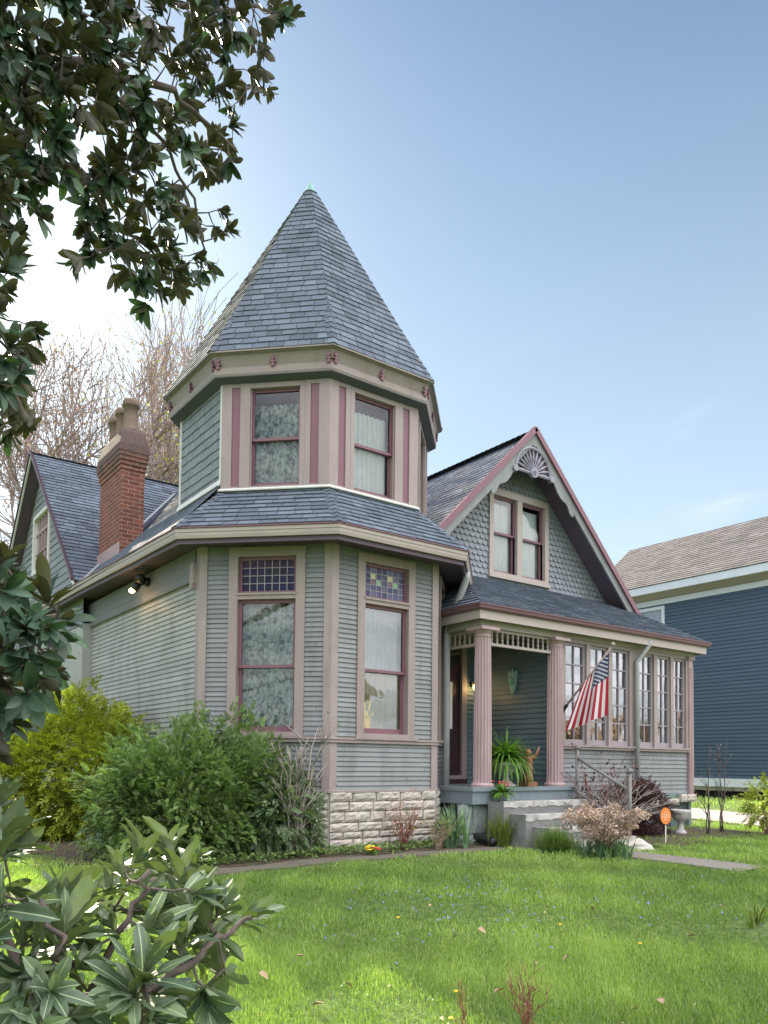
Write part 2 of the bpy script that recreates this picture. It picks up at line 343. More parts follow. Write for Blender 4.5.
def flag_mat():
    m, nt, out = mat_new('flag_cloth'); L = nt.links.new
    uv = N(nt, 'ShaderNodeUVMap', _uv_map='flag'); s = N(nt, 'ShaderNodeSeparateXYZ'); L(uv.outputs[0], s.inputs[0])
    u, v = s.outputs[0], s.outputs[1]          # u along the fly 0..1, v down from the top stripe 0..1
    st = math_n(nt, 'MODULO', math_n(nt, 'FLOOR', math_n(nt, 'MULTIPLY', v, 13.)), 2.)
    c = mixc(nt, st, (.36,.014,.035), (.66,.64,.65))
    can = math_n(nt, 'MULTIPLY', math_n(nt, 'LESS_THAN', u, .4), math_n(nt, 'LESS_THAN', v, 7/13))
    # stars: 11 x 9 staggered lattice, 5-pointed
    gx = math_n(nt, 'MULTIPLY', u, 12/.4); gy = math_n(nt, 'MULTIPLY', v, 10*13/7)
    ix = math_n(nt, 'ROUND', gx); iy = math_n(nt, 'ROUND', gy)
    ev = math_n(nt, 'SUBTRACT', 1., math_n(nt, 'MODULO', math_n(nt, 'ADD', ix, iy), 2.))
    dx = math_n(nt, 'MULTIPLY', math_n(nt, 'SUBTRACT', gx, ix), 1.05); dy = math_n(nt, 'SUBTRACT', gy, iy)
    r = math_n(nt, 'SQRT', math_n(nt, 'ADD', math_n(nt, 'MULTIPLY', dx, dx), math_n(nt, 'MULTIPLY', dy, dy)))
    an = math_n(nt, 'ARCTAN2', dx, dy)
    lim = math_n(nt, 'ADD', .40, math_n(nt, 'MULTIPLY', -.16, math_n(nt, 'COSINE', math_n(nt, 'MULTIPLY', an, 5.))))
    star = math_n(nt, 'MULTIPLY', math_n(nt, 'LESS_THAN', r, lim), ev)
    inx = math_n(nt, 'MULTIPLY', math_n(nt, 'MULTIPLY', math_n(nt, 'GREATER_THAN', ix, .5), math_n(nt, 'LESS_THAN', ix, 11.5)), math_n(nt, 'MULTIPLY', math_n(nt, 'GREATER_THAN', iy, .5), math_n(nt, 'LESS_THAN', iy, 9.5)))
    cc = mixc(nt, math_n(nt, 'MULTIPLY', star, inx), (.012,.022,.09), (.75,.75,.75))
    c = mixc(nt, can, c, cc)
    p = N(nt, 'ShaderNodeBsdfPrincipled', Roughness=.8); L(c, p.inputs['Base Color'])
    t = N(nt, 'ShaderNodeBsdfTranslucent'); L(c, t.inputs[0])
    ms = N(nt, 'ShaderNodeMixShader', Fac=.3); L(p.outputs[0], ms.inputs[1]); L(t.outputs[0], ms.inputs[2]); L(ms.outputs[0], out.inputs[0]); return m
M['flag'] = flag_mat()

# ----------------------------------------------------------------- shapes on walls
def clip_poly(poly, clip):
    """Sutherland-Hodgman, 2-D, clip convex & counter-clockwise"""
    out = list(poly)
    for i in range(len(clip)):
        a = clip[i]; b = clip[(i+1) % len(clip)]; inp = out; out = []
        if not inp: return []
        def side(p): return (b[0]-a[0])*(p[1]-a[1])-(b[1]-a[1])*(p[0]-a[0])
        for k in range(len(inp)):
            p = inp[k-1]; q = inp[k]; sp, sq = side(p), side(q)
            if (sp >= 0) != (sq >= 0):
                t = sp/(sp-sq); out.append((p[0]+(q[0]-p[0])*t, p[1]+(q[1]-p[1])*t))
            if sq >= 0: out.append(q)
    return out
def area2(p): return sum(p[i-1][0]*p[i][1]-p[i][0]*p[i-1][1] for i in range(len(p)))/2
def ccw(p): return p if area2(p) > 0 else p[::-1]
def punch(poly, hole):
    """polygon minus axis-aligned hole rect -> convex pieces (poly convex)"""
    u0, u1, w0, w1 = hole; B = 1e3
    res = []
    for r in ((-B, u0, -B, B), (u1, B, -B, B), (u0, u1, -B, w0), (u0, u1, w1, B)):
        q = clip_poly(poly, [(r[0], r[2]), (r[1], r[2]), (r[1], r[3]), (r[0], r[3])])
        if len(q) > 2 and abs(area2(q)) > 1e-5: res.append(q)
    return res

def shingles(mb, o, U, W, polys, exposure, tabw, lift=.014, gap=.006, round_=0., jit=.25, rng=random, base=True, wave=0.):
    """overlapping shingles on the plane o + u*U + w*W; each tab lifted at its lower edge"""
    o, U, W = map(np.asarray, (o, U, W)); Nn = np.cross(U, W)
    if isinstance(polys[0][0], (int, float)): polys = [polys]
    polys = [ccw(p) for p in polys]
    umin = min(p[0] for q in polys for p in q); umax = max(p[0] for q in polys for p in q)
    wmin = min(p[1] for q in polys for p in q); wmax = max(p[1] for q in polys for p in q)
    if base:
        for q in polys: mb.face([o+U*a+W*b for a, b in q], .05)
    r = 0; w = wmin
    while w < wmax:
        rowt = rng.uniform(-.12, .12)
        u = umin-tabw*(rng.random() if not round_ else (.5 if r % 2 else 0))-tabw
        while u < umax:
            tw = tabw if round_ else tabw*rng.uniform(1-jit, 1+jit)
            h = exposure
            dw = 0 if not jit else rng.uniform(-.05, .05)*exposure
            tl = min(max(rng.gauss(.5, .22)+rowt, 0), 1); lf = lift*rng.uniform(.8, 1.25)
            u0, u1 = u+gap/2, u+tw-gap/2
            if round_:
                um = (u0+u1)/2; R = (u1-u0)/2
                sh = [(u1, w+h)] + [(u0, w+h)] + [(um-R*cos(a), w+R*round_*(1-sin(a))) for a in np.linspace(0, pi, 7)]
            else: sh = [(u0, w+dw), (u1, w+dw), (u1, w+h), (u0, w+h)]
            sh = ccw(sh)
            for q in polys:
                cpoly = clip_poly(sh, q)
                if len(cpoly) < 3 or abs(area2(cpoly)) < 1e-5: continue
                top = [o+U*a+W*b+Nn*(.003+lf*max(0, 1-(b-w)/h)) for a, b in cpoly]
                mb.face(top, tl)
                k = len(cpoly)
                for i in range(k):
                    a, b = cpoly[i], cpoly[(i+1) % k]
                    if a[1] > w+h*.97 and b[1] > w+h*.97: continue
                    mb.face([top[i], o+U*a[0]+W*a[1], o+U*b[0]+W*b[1], top[(i+1) % k]], tl*.6)
            u += tw
        w += exposure; r += 1

def clap(mb, p0, p1, z0, z1, ex, holes=(), prot=.016, rng=random):
    """clapboards on the vertical wall p0 -> p1 (outward = right-hand side of travel), holes = (s0,s1,z0,z1)"""
    p0, p1 = np.array(p0, float), np.array(p1, float); Ln = np.linalg.norm(p1-p0); d = (p1-p0)/Ln; n = V(d[1], -d[0])
    zs = sorted(set([z0, z1]+[round(z0+ex*i, 4) for i in range(int((z1-z0)/ex)+1)]+[h[2] for h in holes]+[h[3] for h in holes]))
    zs = [z for z in zs if z0-1e-6 <= z <= z1+1e-6]
    def pr(z, k): return .003+prot*(1-(z-(z0+k*ex))/ex)
    tints = {}
    joints = {}
    for a, b in zip(zs[:-1], zs[1:]):
        if b-a < 1e-4: continue
        k = int(((a+b)/2-z0)/ex); zc = (a+b)/2
        iv = [(0., Ln)]
        for s0, s1, h0, h1 in holes:
            if h0 < zc < h1:
                new = []
                for x, y in iv:
                    if s0 > x: new.append((x, min(y, s0)))
                    if s1 < y: new.append((max(x, s1), y))
                iv = [(x, y) for x, y in new if y-x > 1e-4]
        bottom = abs(a-(z0+k*ex)) < 1e-4
        if k not in joints:
            js = []; s = rng.uniform(.3, 3.)
            while s < Ln: js.append(s); s += rng.uniform(1.4, 3.4)
            joints[k] = js
        for s in joints[k]:
            iv = [q for x, y in iv for q in (((x, s-.002), (s+.002, y)) if x+.05 < s < y-.05 else ((x, y),))]
        for x, y in iv:
            t = tints.setdefault((k, round(x, 1)), rng.random())
            def P(s, z, o): q = p0+d*s+n*o; return (q[0], q[1], z)
            mb.face([P(x, a, pr(a, k)), P(y, a, pr(a, k)), P(y, b, pr(b, k)), P(x, b, pr(b, k))], t)
            if bottom: mb.face([P(x, a, 0), P(y, a, 0), P(y, a, pr(a, k)), P(x, a, pr(a, k))], t)

def frame_rect(mb, o, U, N_, s0, s1, z0, z1, w, n0, n1, sides='LRTB', wt=None, wb=None):
    """board frame inside rect: U along wall, z up, N_ outward"""
    wt = w if wt is None else wt; wb = w if wb is None else wb
    Z = V(0,0,1)
    if 'T' in sides: mb.obox(o, U, Z, N_, s0, s1, z1-wt, z1, n0, n1)
    if 'B' in sides: mb.obox(o, U, Z, N_, s0, s1, z0, z0+wb, n0, n1)
    zt = z1-(wt if 'T' in sides else 0); zb = z0+(wb if 'B' in sides else 0)
    if 'L' in sides: mb.obox(o, U, Z, N_, s0, s0+w, zb, zt, n0, n1-.001)
    if 'R' in sides: mb.obox(o, U, Z, N_, s1-w, s1, zb, zt, n0, n1-.001)

def curtain_mesh(mb, o, U, N_, s0, s1, z0, z1, depth, amp=.018, folds=7, n=60, seed=0, lean=0.):
    rg = random.Random(seed); ph = rg.uniform(0, 6); o = np.asarray(o)
    m = 8; vs = []
    for j in range(m+1):
        z = z0+(z1-z0)*j/m
        for i in range(n+1):
            t = i/n; s = s0+(s1-s0)*t
            y = amp*sin(ph+t*folds*2*pi+.5*sin(t*9+j*.25))+amp*.5*sin(t*folds*4.3*pi+1.3*ph)
            q = o+U*s+N_*(-depth+y); vs.append((q[0], q[1], z))
    fs = [(j*(n+1)+i, j*(n+1)+i+1, (j+1)*(n+1)+i+1, (j+1)*(n+1)+i) for j in range(m) for i in range(n)]
    mb.idx(vs, fs)

# ================================================================= THE HOUSE
CX, CY = 6.48, 10.91
T8 = tan(pi/8)
def octo(a):
    s = a*T8
    return [V(CX-a, CY+s), V(CX-a, CY-s), V(CX-s, CY-a), V(CX+s, CY-a), V(CX+a, CY-s), V(CX+a, CY+s), V(CX+s, CY+a), V(CX-s, CY+a)]
A1, A2, A3, A4 = 2.18, 2.64, 1.84, 2.06
O1, O2, O3, O4 = octo(A1), octo(A2), octo(A3), octo(A4)
Z3 = lambda p, z: V(p[0], p[1], z)
H = thing('victorian_house', 'grey green house with an octagonal corner tower, mauve trim and a columned front porch', 'house', (CX, CY, .4))
Z = V(0,0,1)
xL = O1[1][0]                                        # side wall plane 4.30

def dirn(p0, p1):
    d = nrm(np.array(p1)-np.array(p0)); return V(d[0], d[1], 0), V(d[1], -d[0], 0)

def sash_window(p0, p1, s0, s1, z0, z1, cw, meet, trans=None, cas='taupe', sashm='mauve', curtain='lace', reflection_drape=None, ctop=.0, seed=0, sill=True, head=None, inner_open=None, panes=None, glassm='glass', sw=.045):
    """window on wall p0->p1; outer casing s0..s1, z0..z1; trans = z of the transom bar bottom; returns the window part"""
    U, Nn = dirn(p0, p1); o = V(p0[0], p0[1], 0)
    c = MB(); hd = cw if head is None else head
    frame_rect(c, o, U, Nn, s0, s1, z0, z1, cw, -.02, .034, wt=hd, wb=.05)
    i0, i1, k0, k1 = s0+cw, s1-cw, z0+.05, z1-hd
    # jamb reveals
    c.obox(o, U, Z, Nn, i0-.03, i0, k0, k1, -.13, -.021); c.obox(o, U, Z, Nn, i1, i1+.03, k0, k1, -.13, -.021)
    c.obox(o, U, Z, Nn, i0, i1, k1, k1+.03, -.13, -.021)
    if sill: c.obox(o, U, Z, Nn, s0-.03, s1+.03, z0-.035, z0, -.02, .075); c.obox(o, U, Z, Nn, i0, i1, k0-.03, k0, -.13, -.021)
    top = k1
    if trans:
        c.obox(o, U, Z, Nn, i0, i1, trans, trans+.055, -.10, .028); c.obox(o, U, Z, Nn, i0-.015, i1+.015, trans+.055, trans+.085, -.06, .046)
        top = trans
    w = c.build('window', M[cas], H)
    s = MB()
    frame_rect(s, o, U, Nn, i0, i1, meet-.02, top, sw, -.075, -.035, wb=.04)
    frame_rect(s, o, U, Nn, i0, i1, k0, meet+.02, sw, -.115, -.08, wt=.035, wb=.075)
    if trans: frame_rect(s, o, U, Nn, i0, i1, trans+.085, k1, .04, -.075, -.03, wb=.035)
    s.build('sash', M[sashm], w)
    g = MB()
    def gl(a, b, e, f, n): g.face([o+U*a+Z*e+Nn*n, o+U*b+Z*e+Nn*n, o+U*b+Z*f+Nn*n, o+U*a+Z*f+Nn*n])
    gl(i0+sw-.01, i1-sw+.01, meet+.01, top-sw+.01, -.058); gl(i0+sw-.01, i1-sw+.01, k0+.07, meet-.01, -.098)
    g.build('glass', M[glassm], w)
    cu = MB()
    curtain_mesh(cu, o, U, Nn, i0+.01, i1-.01, k0+.04, top-ctop-.02, .19, .016, int(7*(i1-i0)/.75+2), 70, seed)
    cu.build('curtain', M[curtain], w, True)
    if reflection_drape:
        d = MB(); curtain_mesh(d, o, U, Nn, i0+.01, i1-.01, k0+.05, meet+.02, .165, .02, 4, 60, seed+5); d.build('reflection_drape', M[reflection_drape], w, True)
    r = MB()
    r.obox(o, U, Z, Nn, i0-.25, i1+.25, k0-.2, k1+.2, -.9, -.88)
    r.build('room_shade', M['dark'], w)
    return w, (o, U, Nn, i0, i1, top, k1)

def glass_cells(w, fr, z0, z1, nx, nz, colf, lead=.009):
    o, U, Nn, i0, i1, *_ = fr
    a0, a1, b0, b1 = i0+.04, i1-.04, z0, z1
    g = MB()
    for i in range(nx):
        for j in range(nz):
            c = colf(i, j)
            if c is None: continue
            u0 = a0+(a1-a0)*i/nx; u1 = a0+(a1-a0)*(i+1)/nx; w0 = b0+(b1-b0)*j/nz; w1 = b0+(b1-b0)*(j+1)/nz
            tl = [random.uniform(-.004, .004) for _ in range(4)]
            g.face([o+U*u+Z*v+Nn*(-.055+t) for (u, v), t in zip(((u0, w0), (u1, w0), (u1, w1), (u0, w1)), tl)], .5, c)
    g.build('stained_glass', M['paintcol'], w)
    l = MB()
    for i in range(1, nx):
        u = a0+(a1-a0)*i/nx; l.obox(o, U, Z, Nn, u-lead/2, u+lead/2, b0, b1, -.056, -.046)
    for j in range(1, nz):
        v = b0+(b1-b0)*j/nz; l.obox(o, U, Z, Nn, a0, a1, v-lead/2, v+lead/2, -.0565, -.0455)
    l.build('lead_came', M['lead'], w)

# ---- foundation: irregular limestone blocks ------------------------------
def block_wall(mb, p0, p1, z0, z1, rows, rg, out=.03):
    U, Nn = dirn(p0, p1); o = V(p0[0], p0[1], 0); Ln = np.linalg.norm(np.array(p1)-np.array(p0))
    zz = [z0]
    hs = [rg.uniform(.75, 1.25) for _ in range(rows)]; sm = sum(hs)
    for h in hs: zz.append(zz[-1]+h/sm*(z1-z0))
    for r in range(rows):
        s = 0
        while s < Ln-.02:
            w = rg.uniform(.15, .48)
            if Ln-s-w < .14: w = Ln-s
            a, b, c, d = s+.004, s+w-.004, zz[r]+rg.uniform(.002, .007), zz[r+1]-rg.uniform(.002, .007)
            t = min(max(rg.gauss(.45, .25), 0), 1)
            nx, nz = max(3, int(w/.05)), 4
            base = rg.uniform(.0, .02)
            vs = []
            for j in range(nz+1):
                for i in range(nx+1):
                    e = min(i, nx-i, j, nz-j)
                    n = out+base*.6+(-.012 if e == 0 else rg.uniform(.0, .020))
                    jx = 0 if i in (0, nx) else rg.uniform(-.008, .008)
                    vs.append(o+U*(a+(b-a)*i/nx+jx)+Z*(c+(d-c)*j/nz+(rg.uniform(-.004, .004) if e == 0 else 0))+Nn*n)
            fs = [(j*(nx+1)+i, j*(nx+1)+i+1, (j+1)*(nx+1)+i+1, (j+1)*(nx+1)+i) for j in range(nz) for i in range(nx)]
            mb.idx(vs, fs, t)
            for q0, q1 in (((a, c), (b, c)), ((b, c), (b, d)), ((b, d), (a, d)), ((a, d), (a, c))):
                mb.face([o+U*q0[0]+Z*q0[1]+Nn*(out-.0), o+U*q0[0]+Z*q0[1]-Nn*.02, o+U*q1[0]+Z*q1[1]-Nn*.02, o+U*q1[0]+Z*q1[1]+Nn*out], t)
            s += w
rg = random.Random(3)
fb = MB()
ZF = 1.235
for p0, p1 in ((O1[1], O1[2]), (O1[2], O1[3]), (O1[3], O1[4]), ((xL, 21.2), O1[1])):
    block_wall(fb, p0, p1, .28, ZF, 8, rg)
found = fb.build('foundation', M['stone'], H)
mo = MB()
mo.sweep([(xL, 21.2), O1[1], O1[2], O1[3], O1[4]], [(.008, .2), (.008, ZF-.004), (-.1, ZF-.004), (-.1, .2)])
mo.build('mortar_bed', M['mortar'], found)

# ---- lower walls ----------------------------------------------------------
ZB, ZT = 1.90, 4.50
EX = .0655
A, B, C_, D = O1[1], O1[2], O1[3], O1[4]
Lf = np.linalg.norm(B-A)
wAB = (.40, 1.452, 1.955, 4.475)
wBC = (.405, 1.395, 1.955, 4.46)
sd = MB()
for p0, p1, wn in ((A, B, wAB), (B, C_, wBC), (C_, D, (.45, 1.35, 1.95, 4.46))):
    ho = [(wn[0]+.06, wn[1]-.06, wn[2]-.02, wn[3]-.04)]
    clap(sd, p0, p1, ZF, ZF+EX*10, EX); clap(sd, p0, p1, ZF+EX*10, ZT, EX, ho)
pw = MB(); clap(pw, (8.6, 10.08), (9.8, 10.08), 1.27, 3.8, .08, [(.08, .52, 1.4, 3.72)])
clap(pw, (9.72, 10.08), (9.72, 8.6), 1.27, 3.8, .085); pw.build('porch_siding', M['porchwall_shade'], H)
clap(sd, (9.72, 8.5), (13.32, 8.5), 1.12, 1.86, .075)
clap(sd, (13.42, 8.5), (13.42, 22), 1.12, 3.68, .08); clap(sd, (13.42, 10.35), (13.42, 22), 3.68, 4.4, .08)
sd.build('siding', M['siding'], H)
ls = MB()
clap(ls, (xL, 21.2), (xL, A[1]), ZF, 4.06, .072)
ls.build('siding', M['sidewall_skylit'], H, label='pale side wall siding with a darker frieze above it')
fz = MB()
fz.sweep([(xL, 21.2), (xL, A[1]+.12)], [(0, 4.06), (.055, 4.06), (.06, 4.075), (.045, 4.09), (.045, 4.2), (.041, 4.204), (.045, 4.208), (.045, 4.32), (.041, 4.324), (.045, 4.328), (.045, 4.5), (0, 4.5)])
fz.build('frieze', M['friezep'], H)
fe = MB(); fe.box(xL-.085, xL-.001, A[1]+.09, A[1]+.20, 4.02, 4.30); fe.prism([V(xL-.09, A[1]+.10, 4.02), V(xL-.09, A[1]+.19, 4.02), V(xL-.09, A[1]+.17, 3.95), V(xL-.09, A[1]+.12, 3.95)], V(1,0,0), .088)
fe.build('frieze_block', M['taupe'], H)
def corner_boards(mb, O, k, z0, z1, w=.095, out=.03):
    for a, b in ((k-1, k), (k, k+1)):
        U, Nn = dirn(O[a], O[b]); Ln = np.linalg.norm(O[b]-O[a])
        if b == k: mb.obox(Z3(O[a], 0), U, Z, Nn, Ln-w, Ln+out*T8-.0005, z0, z1, 0, out)
        else: mb.obox(Z3(O[a], 0), U, Z, Nn, -out*T8+.0005, w, z0, z1, 0, out)
for k in (1, 2, 3):
    cb = MB(); corner_boards(cb, O1, k, ZF+.002, ZT); cb.build('corner_board', M['post'], H)
cb = MB(); cb.obox(Z3(D, 0), V(.7071,.7071,0), Z, V(.7071,-.7071,0), -.1, .0, ZF, ZT, 0, .03); cb.build('corner_board', M['post'], H)
bt = MB()
bt.sweep([A, B, C_, D], [(0, 1.865), (.05, 1.87), (.05, 1.905), (.062, 1.91), (.062, 1.925), (0, 1.945)])
bt.build('belt_trim', M['taupe'], H); bt = MB()
bt.sweep([A, B, C_, D], [(0, ZF-.03), (.04, ZF-.028), (.04, ZF+.001), (0, ZF+.012)])
bt.build('belt_trim', M['taupe'], H)

w, fr = sash_window(A, B, *wAB, .125, 2.88, 3.775, seed=1)
def colAB(i, j):
    r = random.random()
    if j == 3: return (.035, .018, .05)
    return (.009, .009, .038) if r < .7 else ((.013, .011, .055) if r < .92 else (.013, .025, .03))
glass_cells(w, fr, 3.895, 4.315, 7, 4, colAB)
w, fr = sash_window(B, C_, *wBC, .12, 2.87, 3.775, curtain='sheer', reflection_drape='reflection_drape', seed=2, glassm='bayglass')
def colBC(i, j):
    if (i, j) in ((1, 3), (4, 3)): return (.55, .52, .34)
    if (i, j) in ((2, 2), (5, 2)): return (.25, .42, .30)
    if (i, j) in ((1, 2), (4, 2)): return (.22, .13, .19)
    return random.choice([(.07, .07, .15), (.09, .085, .18), (.12, .125, .21), (.06, .06, .12)])
glass_cells(w, fr, 3.895, 4.30, 7, 5, colBC)
sash_window(C_, D, .45, 1.35, 1.955, 4.46, .12, 2.87, 3.775, seed=3)

# ---- soffit, gutter and skirt roof of the lower storey --------------------
so = MB()
gpath = [(xL, 21.2, .14), (xL, 14.4, .09), (A[0], A[1], 0), (B[0], B[1], 0), (C_[0], C_[1], 0), (D[0], D[1], 0), (D[0]+.0, D[1]+.6, 0)]
so.sweep(gpath, [(-.05, 4.50), (.36, 4.50), (.36, 4.44), (.40, 4.44), (.40, 4.53), (-.05, 4.53)])
so.build('soffit', M['plum'], H)
gu = MB()
gu.sweep(gpath, [(.385, 4.535), (.415, 4.50), (.44, 4.50), (.45, 4.54), (.452, 4.575), (.46, 4.58), (.46, 4.625), (.45, 4.625), (.445, 4.61), (.385, 4.60)])
gu.build('gutter', M['cream'], H)
gp = MB(); gp.sweep(gpath, [(.38, 4.612), (.475, 4.63), (.475, 4.644), (.38, 4.634)]); gp.build('drip_edge', M['mauve'], H)

rf = MB()
ang = .74
def skirt(k):
    P0, P1, Q1, Q0 = Z3(O2[k], 4.645), Z3(O2[k+1], 4.645), Z3(O3[k+1], 5.37), Z3(O3[k], 5.37)
    U = nrm(P1-P0); W = nrm((Q0+Q1-P0-P1)/2)
    L = lambda p: ((p-P0)@U, (p-P0)@W)
    shingles(rf, P0, U, W, [L(P0), L(P1), L(Q1), L(Q0)], .125, .24, .017, .012)
for k in (1, 2, 3): skirt(k)
# hip caps
def hip_caps(mb, a, b, w=.11, step=.125, up=V(0,0,1), lift=.016):
    a, b = np.asarray(a, float), np.asarray(b, float); d = nrm(b-a); n = int(np.linalg.norm(b-a)/step)
    sidev = nrm(np.cross(d, up)); upv = np.cross(sidev, d)
    for i in range(n):
        p = a+d*step*i; q = p+d*step*1.25; t = random.random()
        tp, tq = p+upv*(lift+.014), q+upv*(lift-.002)
        for s in (-1, 1):
            l = [tp, tp+sidev*s*w-upv*w*.42, tq+sidev*s*w-upv*w*.42, tq]
            mb.face(l if s < 0 else l[::-1], t)
        mb.face([tp+sidev*w-upv*w*.42, tp, tp-sidev*w-upv*w*.42, p-upv*.02], t*.5)
for k in (1, 2, 3, 4): hip_caps(rf, Z3(O2[k], 4.645), Z3(O3[k], 5.37), .09)
# left wing plane (also the left facet of the skirt)
sl = 1.05
def plane_poly(o, U, W, pts, ex=.13, tw=.26, mb=None, lift=.018):
    o = np.asarray(o, float); U = nrm(U); W = nrm(W)
    shingles(mb, o, U, W, [((np.asarray(p)-o)@U, (np.asarray(p)-o)@W) for p in pts], ex, tw, lift, .012)
xe = CX-A2
zl = lambda x: 4.645+sl*(x-xe)
yA2 = O2[1][1]
plane_poly((xe, 18.2, 4.645), V(0,-1,0), V(1,0,sl), [(xe,18.2,4.645), (xe,yA2,4.645), (O3[1][0],O3[1][1],zl(O3[1][0])), (7.,11.,zl(7.)), (7.,18.2,zl(7.))], mb=rf, lift=.006)
plane_poly((9.6, 13.2, zl(7.)-sl*2.6), V(0,1,0), V(-1,0,sl), [(9.6,13.2,zl(7)-sl*2.6), (9.6,17.7,zl(7)-sl*2.6), (7.,17.7,zl(7)), (7.,13.2,zl(7))], mb=rf)
rf.face([(7., 13.21, zl(7)), (4.7, 13.21, zl(4.7)), (9.6, 13.21, zl(7)-sl*2.6)], .3)
# main gable, ridge towards the back
RX, RZ = 10.64, 7.72
plane_poly((7.1, 22, RZ-3.59), V(0,-1,0), V(1,0,1), [(7.1,22,RZ-3.59), (7.1,9.85,RZ-3.59), (RX,9.85,RZ), (RX,22,RZ)], mb=rf, lift=.008)
plane_poly((14.0, 9.85, RZ-3.31), V(0,1,0), V(-1,0,1), [(14.0,9.85,RZ-3.31), (14.0,22,RZ-3.31), (RX,22,RZ), (RX,9.85,RZ)], mb=rf)
hip_caps(rf, (RX, 9.85, RZ), (RX, 22, RZ), .11, .14)
# rear cross gable, ridge towards the side
GY, GZ, gs = 18.2, 8.28, .96
plane_poly((3.84, 14.6, GZ-gs*3.6), V(1,0,0), V(0,1,gs), [(3.84,14.6,GZ-gs*3.6), (9.5,14.6,GZ-gs*3.6), (9.5,GY,GZ), (3.84,GY,GZ)], mb=rf)
plane_poly((9.5, 21.8, GZ-gs*3.6), V(-1,0,0), V(0,-1,gs), [(9.5,21.8,GZ-gs*3.6), (3.84,21.8,GZ-gs*3.6), (3.84,GY,GZ), (9.5,GY,GZ)], mb=rf)
hip_caps(rf, (3.84, GY, GZ), (9.5, GY, GZ), .11, .14)
# porch roof with a hipped left end
PYF, PYW = 8.22, 10.3
pz = lambda y: 3.925+(y-PYF)*.493
plane_poly((7.78, PYF, 3.925), V(1,0,0), V(0,1,.493), [(7.78,PYF,3.925), (13.62,PYF,3.925), (13.62,PYW,pz(PYW)), (9.3,PYW,pz(PYW))], mb=rf, ex=.12)
plane_poly((7.78, PYW+.1, 3.925), V(0,-1,0), V(1,0,.69), [(7.78,PYW+.1,3.925), (7.78,PYF,3.925), (9.3,PYW,pz(PYW))], mb=rf, ex=.12)
roof = rf.build('roof', M['roof'], H)
vf = MB()     # pale valley flashing and the foot of the tower
def strip(mb, a, b, w, n, th=.01):
    a, b = np.asarray(a, float), np.asarray(b, float); d = nrm(b-a); s = nrm(np.cross(d, n)); n = nrm(n)
    mb.idx([a-s*w+n*0, a+s*w, b+s*w, b-s*w, a-s*w+n*th, a+s*w+n*th, b+s*w+n*th, b-s*w+n*th], [(4,5,6,7),(0,1,5,4),(1,2,6,5),(2,3,7,6),(3,0,4,7)])
nv = nrm(V(-sl,0,1)); nc = nrm(V(0,-gs,1))
dvy = sl/gs
y0v = 14.6+(4.645-(GZ-gs*3.6))/gs
strip(vf, V(xe, y0v, 4.66), V(xe+3.1, y0v+3.1*dvy, 4.66+3.1*sl), .03, nv+nc, .02)
vf.build('flashing', M['pipe'], H); vf = MB()
vf.sweep([O3[0], O3[1], O3[2], O3[3], O3[4], O3[5]], [(.0, 5.36), (.075, 5.36), (.08, 5.375), (.06, 5.40), (.02, 5.415), (0, 5.43)])
vf.build('flashing', M['ridge'], H)
lf_ = MB(); strip(lf_, Z3(O3[0]+V(-.03,0), 5.50), Z3(O3[1]+V(-.03,0), 5.50), .05, V(-1,0,.4), .02); lf_.build('flashing', M['ridge'], H)

# ---- tower upper storey ---------------------------------------------------
ts = MB()
ZU0, ZU1 = 5.36, 6.93
for k in (0, 4, 5, 6, 7):
    P0, P1 = O3[k], O3[(k+1) % 8]; U, Nn = dirn(P0, P1); Ln = np.linalg.norm(P1-P0)
    shingles(ts, Z3(P0, ZU0), U, Z, [(0, 0), (Ln, 0), (Ln, ZU1-ZU0), (0, ZU1-ZU0)], .135, .17, .013, .007, jit=.35)
ts.build('shingle_siding', M['shake'], H)
tw = MB()
for k in (1, 2, 3):
    P0, P1 = O3[k], O3[k+1]; U, Nn = dirn(P0, P1); Ln = np.linalg.norm(P1-P0); o = Z3(P0, 0)
    for a, b, c, d in ((0, .42, ZU0, ZU1), (1.10, Ln, ZU0, ZU1), (.42, 1.10, ZU0, 5.42), (.42, 1.10, 6.84, ZU1)):
        tw.face([o+U*a+Z*c, o+U*b+Z*c, o+U*b+Z*d, o+U*a+Z*d])
    ov = .03*T8
    for a, b in ((-ov+.0005, .135), (.255, .335), (1.185, 1.265), (Ln-.14, Ln+ov-.0005)):
        tw.obox(o, U, Z, Nn, a, b, ZU0+.05, ZU1-.01, 0, .03)
    tw.obox(o, U, Z, Nn, .135, Ln-.14, 6.84, ZU1-.01, 0, .026)
    tw.obox(o, U, Z, Nn, .135, Ln-.14, ZU0+.05, 5.435, 0, .024)
    for a, b in ((.137, .253), (1.267, Ln-.142)):
        stp = MB(); stp.obox(o, U, Z, Nn, a, b, 5.436, 6.839, 0, .012); stp.build('panel_strip', M['mauve'], H)
    if k in (1, 2, 3):
        sash_window(P0, P1, .336, 1.184, 5.38, 6.87, .065, 6.11, None, curtain='lace' if k == 1 else 'sheer', ctop=.14, seed=20+k, sill=False, head=.05, sw=.04)
tw.build('wall_panel', M['taupe'], H)
for k in (0,):
    U, Nn = dirn(O3[0], O3[1]); Ln = np.linalg.norm(O3[1]-O3[0])
for e in ((0, .05, .025), (Ln-.045, Ln+.012, .028)):
    cbt = MB(); cbt.obox(Z3(O3[0], 0), U, Z, Nn, e[0], e[1], ZU0+.1, ZU1, 0, e[2]); cbt.build('corner_board', M['ridge'], H)
